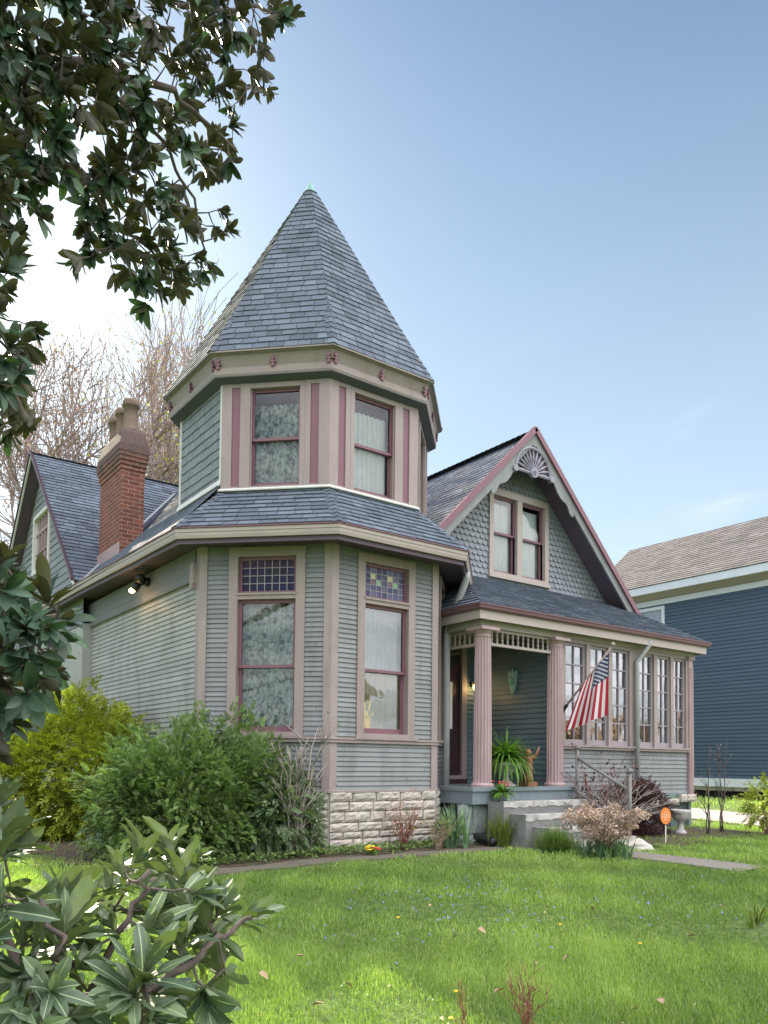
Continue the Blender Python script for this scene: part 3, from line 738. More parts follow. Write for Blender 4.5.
# cornice
tc_ = MB()
tc_.sweep(O3, [(0, 6.90), (.10, 6.93), (.165, 6.945), (.175, 6.97), (.175, 7.045), (.155, 7.06), (.15, 7.075), (.20, 7.215), (.235, 7.225), (.235, 7.25), (0, 7.25)], closed=True)
corn = tc_.build('tower_cornice', M['cornice'], H)
tsf = MB(); tsf.sweep(O3, [(0.002, 6.885), (.10, 6.915), (.166, 6.932), (.166, 6.944), (.10, 6.929), (0.002, 6.899)], closed=True); tsf.build('soffit', M['slate'], corn)
for k in range(8):
    P0, P1 = O3[k], O3[(k+1) % 8]; U, Nn = dirn(P0, P1); Ln = np.linalg.norm(P1-P0)
    for s in (.03, Ln/2, Ln-.03):
        b_ = MB(); o = Z3(P0, 0)+U*(s+(-.09 if s < .1 else (.09 if s > Ln-.1 else 0))*0.6)+Nn*.0
        # scrolled bracket: three lobes
        for dz, r, nn in ((7.155, .03, .187), (7.105, .022, .18), (7.06, .03, .175)):
            b_.tube([o+Z*dz+Nn*(nn-.03), o+Z*dz+Nn*(nn+.018)], r, 10)
        b_.obox(o, U, Z, Nn, -.012, .012, 7.04, 7.19, .15, .2)
        b_.obox(o, U, Z, Nn, -.04, .04, 7.095, 7.115, .165, .195)
        b_.build('bracket', M['mauve'], corn)
# spire
sp = MB()
APX = V(CX-.03, CY, 11.12)
for k in range(8):
    P0, P1 = Z3(octo(A4+.035)[k], 7.255), Z3(octo(A4+.035)[(k+1) % 8], 7.255); U = nrm(P1-P0); W = nrm(APX-(P0+P1)/2); hgt = np.linalg.norm(APX-(P0+P1)/2); Ln = np.linalg.norm(P1-P0)
    shingles(sp, P0, U, W, [(0, 0), (Ln, 0), (Ln/2, hgt)], .13, .22, .013, .012)
for k in range(8): hip_caps(sp, Z3(octo(A4+.035)[k], 7.255), APX-V(0,0,.15), .075, .125)
spire = sp.build('tower_roof', M['roof'], H)
cp = MB()
cv = [APX+(Z3(octo(A4+.035)[k], 7.255)-APX)*.058 for k in range(8)]; ctop = APX+V(0,0,.05)
for k in range(8): cp.face([cv[k]+V(0,0,.03), cv[(k+1) % 8]+V(0,0,.03), ctop])
cp.build('finial_cap', M['copper'], spire)
ed = MB(); ed.sweep(octo(A4+.01), [(0, 7.235), (.035, 7.235), (.035, 7.256), (0, 7.256)], closed=True); ed.build('drip_edge', M['cornice'], spire)

# ---- front gable ----------------------------------------------------------
YG, YB = 10.3, 9.86
gw = MB()
gx0, gx1, gw0, gw1 = 9.93, 11.50, 5.03, 6.66
tri = [(7.4, 4.3), (13.95, 4.3), (13.95, RZ-.1-(13.95-RX)), (RX, RZ-.12), (7.4, RZ-.1-(RX-7.4))]
shingles(gw, (0, YG, 0), V(1,0,0), Z, punch(tri, (gx0+.05, gx1-.05, gw0+.03, gw1-.05)), .105, .125, .022, .005, round_=.85, jit=0)
gw.build('fish_scale_siding', M['shake'], H)
# pair of sashes in one casing
cw = MB(); o = V(0, YG, 0); Ux = V(1,0,0); Nf = V(0,-1,0)
frame_rect(cw, o, Ux, Nf, gx0, gx1, gw0, gw1, .10, -.03, .045, wt=.12, wb=.09)
cw.obox(o, Ux, Z, Nf, 10.645, 10.78, gw0+.09, gw1-.12, -.03, .04)
cw.obox(o, Ux, Z, Nf, gx0-.03, gx1+.03, gw0-.03, gw0+.02, 0, .08)
gwin = cw.build('window', M['cream'], H)
for a, b, sd_ in ((gx0+.10, 10.645, 31), (10.78, gx1-.10, 32)):
    s = MB(); mt = 5.86
    frame_rect(s, o, Ux, Nf, a, b, mt-.02, gw1-.12, .045, -.07, -.03, wb=.04); frame_rect(s, o, Ux, Nf, a, b, gw0+.09, mt+.02, .045, -.11, -.075, wt=.035, wb=.06)
    s.build('sash', M['mauve'], gwin)
    g = MB()
    for e, f, n in ((mt, gw1-.15, .05), (gw0+.13, mt, .09)): g.face([V(a+.03, YG+n, e), V(b-.03, YG+n, e), V(b-.03, YG+n, f), V(a+.03, YG+n, f)])
    g.build('glass', M['glass'], gwin)
    c = MB(); curtain_mesh(c, o, Ux, Nf, a+.01, b-.01, gw0+.1, gw1-.14-.06, .17, .015, 6, 60, sd_); c.build('curtain', M['sheer'], gwin, True)
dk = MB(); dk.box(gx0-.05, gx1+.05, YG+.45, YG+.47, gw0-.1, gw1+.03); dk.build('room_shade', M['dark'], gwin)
# bargeboards: wide grey board with a mauve crown strip and a white-lined soffit
def rake(mb, x0, z0, x1, z1, y, d0, d1, th):
    """board along the rake, d0..d1 measured down perpendicular"""
    a, b = V(x0, y, z0), V(x1, y, z1); d = nrm(b-a); n = V(d[2], 0, -d[0])
    if n[2] > 0: n = -n
    mb.prism([a+n*d0, b+n*d0, b+n*d1, a+n*d1], V(0,1,0), th)
gb = MB(); gm = MB(); gsf = MB()
for sg, xe_ in ((-1, 7.3), (1, 13.98)):
    xf = RX; zf = RZ+.02; ze = zf-abs(xe_-RX)
    rake(gb, xf, zf, xe_, ze, YB-.03, .02, .18, .04)
    rake(gm, xf, zf+.03, xe_, ze+.03, YB-.075, -.035, .065, .075)
    a, b = V(xf, YB+.012, zf-.16), V(xe_, YB+.012, ze-.16)
    gsf.prism([a, b, b+V(0, YG-YB, 0), a+V(0, YG-YB, 0)], V(0,0,1), .02)
barge = gb.build('bargeboard', M['siding'], H); gm.build('crown_strip', M['mauve'], barge)
gsf.build('soffit', M['plum'], barge)
# sunburst ornament
fan = MB(); fc = V(RX-.03, YB-.025, 6.93); R0 = .45
rng_pts = [fc+V(R0*cos(t), 0, R0*sin(t)) for t in np.linspace(0, pi, 25)]
fan.tube(rng_pts, .03, 6)
for t in np.linspace(0, pi, 13):
    a = fc+V(.10*cos(t), 0, .10*sin(t)); b = fc+V(R0*cos(t), 0, R0*sin(t)); m_ = (a+b)/2
    fan.tube([a, a*.7+b*.3, m_, a*.3+b*.7, b], [.013, .017, .026, .017, .013], 6)
fan.tube([fc+V(0,-.04,0), fc+V(0,.03,0)], .095, 16); fan.tube([fc+V(0,-.055,0), fc+V(0,-.03,0)], .045, 12)
fan.tube([fc+V(-R0-.05,0,-.015), fc+V(R0+.05,0,-.015)], .028, 6)
for sg in (-1, 1): fan.tube([fc+V(sg*(R0+.03),-.04,-.02), fc+V(sg*(R0+.03),.03,-.02)], .06, 12)
fanp = fan.build('sunburst_ornament', M['fan'], barge)
fpn = MB(); fpn.prism([fc+V((R0-.01)*cos(t), .022, (R0-.01)*sin(t)) for t in np.linspace(0, pi, 25)], V(0,1,0), .012); fpn.build('ornament_shade', M['plum'], barge)  # dark half disc added as the shadow between the spokes
hub = MB(); hub.tube([fc+V(0,-.06,0), fc+V(0,-.05,0)], .024, 10); hub.build('hub_disc', M['door'], barge)
# scalloped fretwork brackets under the rakes, and the block where the boards meet
for sg in (-1, 1):
    brk = MB()
    prof = [(.40, .04), (1.08, .04), (1.08, -.05), (1.03, -.10), (.97, -.105), (.93, -.06), (.87, -.045), (.80, -.09), (.72, -.13), (.62, -.12), (.53, -.07), (.44, -.06)]
    brk.prism([V(RX+sg*d, YB-.028, RZ-.255-d+o_) for d, o_ in prof], V(0,1,0), .03)
    brk.build('fretwork', M['siding'], barge)
ab = MB(); ab.prism([V(RX, YB-.031, RZ+.0), V(RX-.15, YB-.031, RZ-.15), V(RX, YB-.031, RZ-.31), V(RX+.15, YB-.031, RZ-.15)], V(0,1,0), .036); ab.build('apex_block', M['siding'], barge)

# ---- rear side gable --------------------------------------------------------
XW = 4.12
rw = MB()
trr = [(-21.0, 4.1), (-14.4, 4.1), (-14.4, GZ-.12-(GY-14.4)*gs), (-GY, GZ-.14), (-21.0, GZ-.12-(21.0-GY)*gs)]
wy0, wy1, wz0, wz1 = -18.9, -17.45, 5.72, 7.05
shingles(rw, (XW, 0, 0), V(0,-1,0), Z, [[( -a if False else a, b) for a, b in q] for q in punch([(p[0]*1, p[1]) for p in [( -x, z) for x, z in [(21.5,4.1),(14.9,4.1),(14.9,GZ-.12-(GY-14.9)*gs),(GY,GZ-.14),(21.5,GZ-.12-(21.5-GY)*gs)]]], (wy0+.05, wy1-.05, wz0+.03, wz1-.05))], .15, .8, .016, .008, jit=.5)
rw.build('gable_siding', M['shake'], H)
o2 = V(XW, 0, 0); Uy = V(0,-1,0); Nx = V(-1,0,0)
cw = MB(); frame_rect(cw, o2, Uy, Nx, wy0, wy1, wz0, wz1, .09, -.05, .05)
rwin = cw.build('window', M['ridge'], H)
s = MB()
for i in range(1, 5): u = wy0+.09+(wy1-wy0-.18)*i/5; s.obox(o2, Uy, Z, Nx, u-.014, u+.014, wz0+.09, wz1-.09, -.05, .0)
s.obox(o2, Uy, Z, Nx, wy0+.09, wy1-.09, 6.60, 6.65, -.05, .002); s.obox(o2, Uy, Z, Nx, wy0+.09, wy1-.09, 6.18, 6.2, -.05, -.002)
s.build('sash', M['rose'], rwin)
g = MB(); g.face([o2+Uy*a+Z*b-Nx*.04 for a, b in ((wy0+.05, wz0+.05), (wy1-.05, wz0+.05), (wy1-.05, wz1-.05), (wy0+.05, wz1-.05))]); g.build('glass', M['porchglass'], rwin)
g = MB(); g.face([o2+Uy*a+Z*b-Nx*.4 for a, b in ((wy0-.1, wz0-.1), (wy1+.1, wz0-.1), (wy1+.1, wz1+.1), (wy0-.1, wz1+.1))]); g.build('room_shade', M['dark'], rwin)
rb = MB(); rb2 = MB(); rs = MB()
for sg in (-1, 1):
    ye = GY+sg*3.6; a, b = V(3.83, GY, GZ+.02), V(3.83, ye, GZ+.02-3.6*gs)
    d = nrm(b-a); n = V(0, -d[2]*-sg, -abs(d[1])); n = nrm(V(0, -sg*.0, -1))
    rb.prism([a+n*.02, b+n*.02, b+n*.11, a+n*.11], V(1,0,0), .03)
    rb2.prism([a+n*(-.03)+V(-.03,0,0), b+n*(-.03)+V(-.03,0,0), b+n*.03+V(-.03,0,0), a+n*.03+V(-.03,0,0)], V(1,0,0), .06)
    q0, q1 = a+n*.09+V(.04,0,0), b+n*.09+V(.04,0,0)
    rs.prism([q0, q1, q1+V(XW-3.87,0,0), q0+V(XW-3.87,0,0)], V(0,0,1), .015)
rbo = rb.build('bargeboard', M['ridge'], H); rb2.build('drip_edge', M['door'], rbo); rs.build('soffit', M['plum'], rbo)
rwl = MB(); rwl.box(XW, 4.3, 14.9, 21.5, .3, 4.12); rwl.build('rear_wall', M['sidewall_skylit'], H)

# ---- chimney ----------------------------------------------------------------
ch = MB(); cx0, cy0, cw_, cd = 4.45, 13.96, .42, 1.22
def cbox(e, z0, z1, mb=ch): mb.box(cx0-e, cx0+cw_+e, cy0-e, cy0+cd+e, z0, z1)
cbox(0, 4.6, 6.82); cbox(.015, 6.82, 6.90); cbox(.030, 6.90, 6.98); cbox(.045, 6.98, 7.06); cbox(.058, 7.06, 7.14)
def frus(e0, e1, z0, z1):
    v = [(cx0-e, y, z) if False else None for e in ()]
    vs = []
    for e, z in ((e0, z0), (e1, z1)):
        vs += [(cx0-e, cy0-e, z), (cx0+cw_+e, cy0-e, z), (cx0+cw_+e, cy0+cd+e, z), (cx0-e, cy0+cd+e, z)]
    ch.idx(vs, [(0,1,5,4),(1,2,6,5),(2,3,7,6),(3,0,4,7),(4,5,6,7)])
frus(.065, .055, 7.14, 7.28); frus(.055, -.005, 7.28, 7.52); frus(-.005, -.06, 7.52, 7.60)
chim = ch.build('chimney', M['brick'], H)
fl = MB(); fl.box(cx0-.03, cx0-.008, cy0-.02, cy0+cd+.02, 4.8, 5.47); fl.build('step_flashing', M['rose'], chim)
for i, (py, dz, k) in enumerate(((cy0+.2, 0, 1.), (cy0+.62, -.02, .95), (cy0+1.02, -.05, .93))):
    p = MB(); p.lathe(V(cx0+cw_/2, py, 7.55+dz), [(.165, 0), (.16, .06), (.135, .10), (.128, .3), (.122, .48), (.15, .49), (.155, .52), (.155, .57), (.14, .61), (.10, .62), (.08, .56)], 20)
    p.build('chimney_pot', M['potclay'], chim, True)

# ---- porch -------------------------------------------------------------------
YP = 8.5
pf = MB(); pf.box(7.7, 9.98, 8.27, 10.1, 1.215, 1.27); pf.box(7.72, 9.96, 8.30, 8.36, 1.03, 1.214); pf.box(7.72, 7.78, 8.361, 9.3, 1.03, 1.2135)
pf.build('porch_floor', M['deck'], H)
pb = MB(); block_wall(pb, (7.55, 8.42), (9.95, 8.42), .3, 1.03, 2, random.Random(8), .01); pb.build('porch_foundation', M['greenstone'], H)
def fluted(mb, x, y, z0, z1, r):
    hh = z1-z0
    mb.lathe(V(x, y, z0), [(r+.035, 0), (r+.04, .03), (r+.025, .055), (r+.012, .06)], 32)
    mb.lathe(V(x, y, z0), [(r+.004, .06), (r+.002, .1), (r, hh*.35), (r*.93, hh*.75), (r*.86, hh-.14)], 64, flute=.016, fn=1)
    mb.lathe(V(x, y, z0), [(r*.86, hh-.14), (r*.9, hh-.13), (r*.9, hh-.11), (r*.86, hh-.10), (r*1.1, hh-.05), (r*1.15, hh-.045)], 32)
    mb.box(x-r*1.3, x+r*1.3, y-r*1.3, y+r*1.3, z1-.045, z1)
for x in (8.08, 9.66):
    c = MB(); fluted(c, x, YP-.02, 1.27, 3.62, .135); c.build('porch_column', M['rose'], H)
c = MB(); c.box(13.33, 13.47, YP-.05, YP+.1, 1.0, 3.60)
for q in range(3): c.box(13.345+q*.045, 13.37+q*.045, YP-.065, YP-.05, 1.05, 3.45)
c.box(13.30, 13.50, YP-.08, YP+.1, 3.60, 3.66); c.build('corner_pilaster', M['rose'], H)
bm_ = MB(); bm_.box(7.95, 9.78, YP-.10, YP+.06, 3.622, 3.74); bm_.box(7.95, 8.21, YP+.0605, 9.5, 3.622, 3.74); bm_.box(9.781, 13.5, YP-.06, YP+.06, 3.662, 3.74)
bm_.build('porch_beam', M['cream'], H)
pc = MB(); pc.box(7.84, 13.56, 8.26, 10.1, 3.742, 3.77); pc.build('porch_ceiling', M['siding'], H)
pfa = MB(); pfa.sweep([(7.80, 10.1), (7.80, 8.25), (13.60, 8.25), (13.60, 10.2)], [(-.03, 3.705), (.0, 3.705), (.0, 3.852), (-.03, 3.852)])
pfa.build('fascia', M['cream'], H)
pgu = MB(); pgu.sweep([(7.80, 10.1), (7.80, 8.25), (13.60, 8.25), (13.60, 9.9)], [(.001, 3.835), (.035, 3.835), (.055, 3.855), (.062, 3.895), (.075, 3.90), (.075, 3.918), (.001, 3.93)])
pgu.build('gutter', M['pgutter'], H)
def spindles(p0, p1, n):
    U, Nn = dirn(p0, p1); o = V(p0[0], p0[1], 0); Ln = np.linalg.norm(np.array(p1)-np.array(p0)); s = MB()
    s.obox(o, U, Z, Nn, 0, Ln, 3.585, 3.621, -.025, .025); s.obox(o, U, Z, Nn, 0, Ln, 3.37, 3.41, -.025, .025)
    for i in range(n):
        c = o+U*(Ln*(i+.5)/n)
        s.lathe(c, [(.019, 3.41), (.019, 3.435), (.012, 3.44), (.022, 3.465), (.012, 3.49), (.018, 3.50), (.012, 3.51), (.022, 3.535), (.012, 3.56), (.019, 3.565), (.019, 3.585)], 8)
    s.build('spindle_frieze', M['cream'], H)
spindles((8.20, YP-.02), (9.54, YP-.02), 12); spindles((8.08, 9.38), (8.08, YP+.1), 7)
# sunroom window band
xs = [(9.90, 10.42), (10.52, 10.99), (11.09, 11.57), (11.82, 12.28), (12.38, 12.79), (12.88, 13.27)]
Z0w, Z1w = 1.985, 3.60
mu = MB()
mu.box(9.72, 13.33, YP-.065, YP+.05, 1.865, 1.905); mu.box(9.72, 13.33, YP-.09, YP+.05, 1.906, 1.935)
mu.box(9.72, 13.33, YP-.03, YP+.05, Z1w, 3.661); mu.box(9.72, 9.78, YP-.02, YP+.04, 1.27, 1.864)
ed_ = [9.74]+[v for p in xs for v in p]+[13.33]
for i in range(0, len(ed_), 2): mu.box(ed_[i], ed_[i+1]-.0, YP-.035, YP+.05, 1.936, Z1w-.001)
mu.build('mullion_frame', M['post'], H)
for i, (a, b) in enumerate(xs):
    s = MB(); o = V(0, YP, 0)
    frame_rect(s, o, Ux, Nf, a, b, 1.94, Z1w-.001, .045, -.055, -.005, wb=.085)
    w = s.build('window', M['lav'], H)
    m_ = MB(); m_.obox(o, Ux, Z, Nf, (a+b)/2-.011, (a+b)/2+.011, 2.02, Z1w-.045, -.05, -.014)
    for q in range(1, 5): z = 2.025+(Z1w-.045-2.025)*q/5; m_.obox(o, Ux, Z, Nf, a+.045, b-.045, z-.01, z+.01, -.0505, -.0135)
    m_.build('muntin', M['lav'], w)
    g = MB()
    for cx_ in range(2):
        for q in range(5):
            x0 = a+.045+(b-a-.09)*cx_/2; x1 = a+.045+(b-a-.09)*(cx_+1)/2; z0 = 2.025+(Z1w-.07)*0+(Z1w-.045-2.025)*q/5; z1 = 2.025+(Z1w-.045-2.025)*(q+1)/5
            t = [random.uniform(-.0035, .0035) for _ in range(3)]
            g.face([V(x0, YP+.035+t[0], z0), V(x1, YP+.035+t[1], z0), V(x1, YP+.035+t[1]+t[2], z1), V(x0, YP+.035+t[0]+t[2], z1)])
    g.build('glass', M['porchglass'], w)
sr = MB(); sr.box(9.8, 13.35, 10.0, 10.05, 1.2, 3.74); sr.box(9.74, 13.4, 8.56, 10.0, 1.14, 1.16); sr.build('sunroom_back_wall', M['door'], H)
rc = MB()
for (a, b), cl in zip(xs, (0, 1, 1, 1, 1, 1)):
    if cl: curtain_mesh(rc, V(0, YP, 0), Ux, Nf, b-.17, b-.02, 2.0, 3.5, .16, .02, 2, 20, int(a*10))
rc.build('curtain', M['sheer'], H, True)
sk = MB(); sk.box(9.72, 13.45, YP-.02, YP+.02, 1.02, 1.12); sk.build('water_table', M['lattice'], H)
# lattice and pier under the sunroom
pr_ = MB(); block_wall(pr_, (13.0, 8.45), (13.5, 8.45), .95, 1.10, 1, random.Random(4), .05); block_wall(pr_, (12.2, 8.46), (13.0, 8.46), .90, 1.02, 1, random.Random(5), .02); pr_.build('pier_cap', M['stone'], H)
lt = MB()
lt.box(9.98, 13.46, 8.56, 8.58, .35, 1.0)
for i in range(50):
    x = 9.9+i*.075
    for sg in (-1, 1):
        a, b = V(x, 8.54-.004*sg, .40), V(x+sg*.5, 8.54-.004*sg, .95)
        if not (9.9 < b[0] < 13.45): continue
        d = nrm(b-a); n = V(-d[2], 0, d[0]); lt.prism([a+n*.012, b+n*.012, b-n*.012, a-n*.012], V(0,-1,0), .006)
lt.box(9.98, 13.46, 8.50, 8.54, .93, 1.0); lt.box(9.98, 13.46, 8.50, 8.54, .38, .44); lt.box(13.38, 13.46, 8.495, 8.54, .3, 1.0)
lt.build('lattice_panel', M['lattice'], H)
# front door
dr = MB(); o = V(0, 10.08, 0)
frame_rect(dr, o, Ux, Nf, 8.56, 9.20, 1.3, 3.72, .11, -.02, .035); door_trim = dr.build('door_trim', M['taupe'], H)
dd = MB(); dd.obox(o, Ux, Z, Nf, 8.67, 9.09, 1.35, 3.20, -.08, -.04); dd.obox(o, Ux, Z, Nf, 8.67, 9.09, 3.20, 3.28, -.06, .0)
dd.obox(o, Ux, Z, Nf, 8.71, 9.04, 1.5, 2.1, -.041, -.02); dd.obox(o, Ux, Z, Nf, 8.63, 9.2, 1.27, 1.35, -.05, .06)
dd.obox(o, Ux, Z, Nf, 8.67, 9.09, 3.62, 3.66, -.06, .0)
door = dd.build('door', M['door'], H)
dg = MB(); dg.face([V(8.73, 10.115, 2.2), V(8.93, 10.115, 2.2), V(8.93, 10.115, 3.0), V(8.73, 10.115, 3.0)]); dg.build('lace_pane', M['sheer'], door)
dt = MB(); dt.face([V(8.67, 10.12, 3.28), V(9.09, 10.12, 3.28), V(9.09, 10.12, 3.62), V(8.67, 10.12, 3.62)]); dt.build('transom_glass', M['porchglass'], door)
# wall lamps
sc_ = MB(); sc_.tube([V(9.32, 10.07, 2.98), V(9.32, 10.0, 2.98)], .045, 10); sc_.tube([V(9.32, 10.0, 2.98), V(9.32, 9.96, 3.03)], .02, 8); sc_.lathe(V(9.32, 9.95, 2.98), [(.02, .07), (.06, .05), (.065, .03)], 10)
scn = sc_.build('porch_sconce', M['black'], H)
b_ = MB(); b_.lathe(V(9.32, 9.95, 2.86), [(.02, 0), (.045, .03), (.05, .07), (.03, .13)], 12); b_.build('bulb', M['bulb'], scn, True)
fo = V(xL-.05, 11.9, 4.36)
fx = MB(); fx.tube([fo, fo+V(-.06,0,0)], .07, 12); fx.tube([fo+V(-.06,0,.02), fo+V(-.14,-.10,.03)], .03, 8); fx.tube([fo+V(-.06,0,-.02), fo+V(-.15,.06,-.05)], .03, 8)
fx.tube([fo+V(-.12,-.07,.04), fo+V(-.2,-.15,.0)], [.05, .07], 12); fx.tube([fo+V(-.13,.05,-.03), fo+V(-.20,.09,-.13)], [.05, .07], 12)
fxo = fx.build('floodlight', M['black'], H, True)
b_ = MB(); b_.lathe(fo+V(-.22, .10, -.18), [(.02, 0), (.045, .02), (.045, .05), (.02, .07)], 12); b_.build('bulb', M['bulb'], fxo, True)
# downspouts
dn = MB(); dn.tube([V(8.02, 8.78, 4.50), V(8.02, 8.78, 4.40), V(7.99, 9.19, 3.68), V(7.99, 9.19, 3.58), V(7.99, 9.19, 2.2), V(7.99, 9.19, .75)], .055, 12)
dn.build('downspout', M['pipe'], H, True)
dn = MB(); dn.tube([V(11.86, 8.27, 3.80), V(11.86, 8.27, 3.72), V(11.70, 8.41, 3.42), V(11.70, 8.41, 3.34), V(11.70, 8.41, .6)], .042, 12)
dn.build('downspout', M['pipe'], H, True)
# plain walls that close the house behind
cl_ = MB(); cl_.box(4.35, 13.4, 21.9, 22.0, .3, 4.5); cl_.prism([V(7.2, 22, 4.3), V(14, 22, 4.5), V(RX, 22, RZ-.1)], V(0,-1,0), .08)
cl_.build('back_wall', M['siding'], H)
rt = MB(); rt.prism([V(7.25, 21.95, RZ-3.44-.06), V(RX, 21.95, RZ-.06), V(13.9, 21.95, RZ-3.21-.06)], V(0,-1,0), 10.4); rt.build('attic', M['dark'], H)

# ---- concrete steps, rail and porch things -------------------------------------
S = thing('concrete_steps', 'worn concrete steps with chipped edges climbing to the columned porch', 'steps', (8.9, 7.8, .45))
def rough_step(mb, x0, x1, y0, y1, z0, z1, rg):
    n = 24; vs = []; 
    for i in range(n+1):
        x = x0+(x1-x0)*i/n; j = rg.uniform(0, .016); k = rg.uniform(0, .012)
        vs += [(x, y0, z0), (x, y0+rg.uniform(0, .004), z1-.03-k), (x, y0+.016+j, z1-.004), (x, y1, z1)]
    fs = [(4*i+a, 4*i+4+a, 4*i+5+a, 4*i+1+a) for i in range(n) for a in range(3)]
    mb.idx(vs, fs); mb.face([(x0, y0, z0), (x0, y0, z1-.01), (x0, y1, z1), (x0, y1, z0)]); mb.face([(x1, y0, z0), (x1, y1, z0), (x1, y1, z1), (x1, y0, z1-.01)])
rg = random.Random(12)
for i, (y, z) in enumerate(((7.98, 1.075), (7.68, .905), (7.38, .735), (7.10, .58))):
    s = MB(); rough_step(s, 8.02+.13*i, 9.86, y, 8.30, .25, z, rg); st_ = s.build('step', M['concrete'], S)
    s = MB(); x0 = 8.02+.13*i; s.idx([(x0-.004, y-.006+rg.uniform(0, .004), z-.075-rg.uniform(0, .03)) if q == 0 else ((x0-.004, y-.006, z+.002) if q == 1 else (x0-.004, y+.05, z+.004)) for q in range(3)]+[v for k in range(1, 25) for xx in (x0+(9.862-x0)*k/24,) for v in ((xx, y-.006, z-.06-rg.uniform(0, .035)), (xx, y-.006+rg.uniform(0, .006), z-rg.uniform(0, .01)), (xx, y+.05, z+.004))], [(3*k+a, 3*k+3+a, 3*k+4+a, 3*k+1+a) for k in range(24) for a in range(2)]); s.build('nosing', M['nosing'], st_)
# handrail
R = thing('handrail', 'weathered grey pipe handrail beside the concrete porch steps', 'railing', (9.95, 8.1, .9))
p = MB(); p.tube([V(9.86, 8.20, .95), V(9.86, 8.20, 1.86)], .027, 10); p.lathe(V(9.86, 8.20, 1.86), [(.04, 0), (.05, .02), (.04, .05), (.012, .07)], 10); p.build('post', M['rail'], R, True)
p = MB(); p.tube([V(9.86, 7.22, .5), V(9.86, 7.22, 1.50)], .027, 10); p.lathe(V(9.86, 7.22, 1.50), [(.04, 0), (.05, .02), (.04, .05), (.012, .07)], 10); p.build('post', M['rail'], R, True)
for za, zb in ((1.72, 1.24), (1.18, .70)):
    p = MB(); p.tube([V(9.86, 8.20, za), V(9.86, 7.22, zb)], .024, 8); p.build('rail', M['rail'], R, True)

# scatter: copies of a small template into one mesh
def scatter(tv, tf, Pos, X, Y, Zv, tint):
    """tv (k,3) template, tf (m,4) or (m,3) faces; frames X,Y,Zv (N,3) already scaled"""
    tv = np.asarray(tv, float); tf = np.asarray(tf, int); n = len(Pos); k = len(tv)
    v = Pos[:, None, :]+tv[None, :, 0:1]*X[:, None, :]+tv[None, :, 1:2]*Y[:, None, :]+tv[None, :, 2:3]*Zv[:, None, :]
    f = (tf[None]+(np.arange(n)*k)[:, None, None]).reshape(-1, tf.shape[1])
    return v.reshape(-1, 3), f, np.repeat(tint, len(tf))
def unit(a): return a/np.maximum(np.linalg.norm(a, axis=-1, keepdims=True), 1e-9)
def frames(D, up, L, W, T=None):
    D = unit(D); S_ = unit(np.cross(up, D)); U_ = np.cross(D, S_)
    L = np.asarray(L)[:, None]; W = np.asarray(W)[:, None]; T = L if T is None else np.asarray(T)[:, None]
    return D*L, S_*W, U_*T
def join(parts):
    v = []; f = []; t = []; o = 0
    for a, b, c in parts: v.append(a); f.append(b+o); t.append(c); o += len(a)
    return np.concatenate(v), np.concatenate(f), np.concatenate(t)
# templates ---------------------------------------------------------------------
def leaf_template(n=5, width=None, fold=.22, droop=.22, blunt=False):
    if blunt: width = lambda t: .5*(max(0, 1-(2*t-1)**2))**.62*(.80+.30*t)
    ts = np.linspace(0, 1, n+1); vs = []
    for t in ts:
        w = (sin(pi*min(t**.8, 1))**.75)*.5 if width is None else width(t)
        w = max(w, .012)
        z = -droop*t*t
        vs += [(t, -w, z+fold*w), (t, 0, z), (t, w, z+fold*w)]
    fs = []
    for i in range(n):
        a = 3*i; fs += [(a, a+3, a+4, a+1), (a+1, a+4, a+5, a+2)]
    return np.array(vs), np.array(fs)
LEAF = leaf_template(6, None, .16, .14, True)
LEAF_S = (np.array([(0,0,0), (.5,-.5,.10), (1,0,-.06), (.5,.5,.10)]), np.array([(0,1,2,3)]))
def spray_template(nl, ll, lw, rg, spread=1.0):
    vs = []; fs = []
    for i in range(nl):
        t = .15+.85*i/(nl-1); sg = -1 if i % 2 else 1
        a = sg*spread*rg.uniform(.5, 1.1)*(1-.5*(i == nl-1)); b = rg.uniform(-.5, .5)
        d = nrm(V(cos(a), sin(a), b*.8)); s = nrm(V(-sin(a), cos(a), rg.uniform(-.6, .6))); u = np.cross(d, s)
        p = V(t, 0, -.12*t*t); k = len(vs)
        for q in ((0,0,0), (.5,-.5,.12), (1,0,-.05), (.5,.5,.12)): vs.append(p+d*q[0]*ll+s*q[1]*lw+u*q[2]*lw)
        fs.append((k, k+1, k+2, k+3))
    return np.array(vs), np.array(fs)

def whorl_leaves(tips, dirs, lens, nl, rgn, tmpl=LEAF, aspect=.40, openness=(.35, 1.1)):
    P = []; D = []; U = []; L = []
    for p, d, l in zip(tips, dirs, lens):
        d = nrm(d); a = nrm(np.cross(d, V(.3, .2, 1.))); b = np.cross(d, a); ph = rgn.uniform(0, 6.28)
        n = int(rgn.integers(nl[0], nl[1]+1))
        for i in range(n):
            an = ph+i*2.399; op = rgn.uniform(*openness)*(1. if i > 2 else .6)
            r = a*cos(an)+b*sin(an)
            dd = d*cos(op)+r*sin(op)+V(0,0,-.15)
            P.append(p-d*l*.35*(i/n)); D.append(dd); U.append(d*sin(op)-r*cos(op)*1.0+V(0,0,.9)+rgn.normal(0, .25, 3)); L.append(l*rgn.uniform(.7, 1.15))
    P, D, U, L = map(np.array, (P, D, U, L))
    X, Y, Zv = frames(D, U, L, L*aspect*rgn.uniform(.8, 1.15, len(L)), L)
    return scatter(tmpl[0], tmpl[1], P, X, Y, Zv, rgn.uniform(0, 1, len(L)))

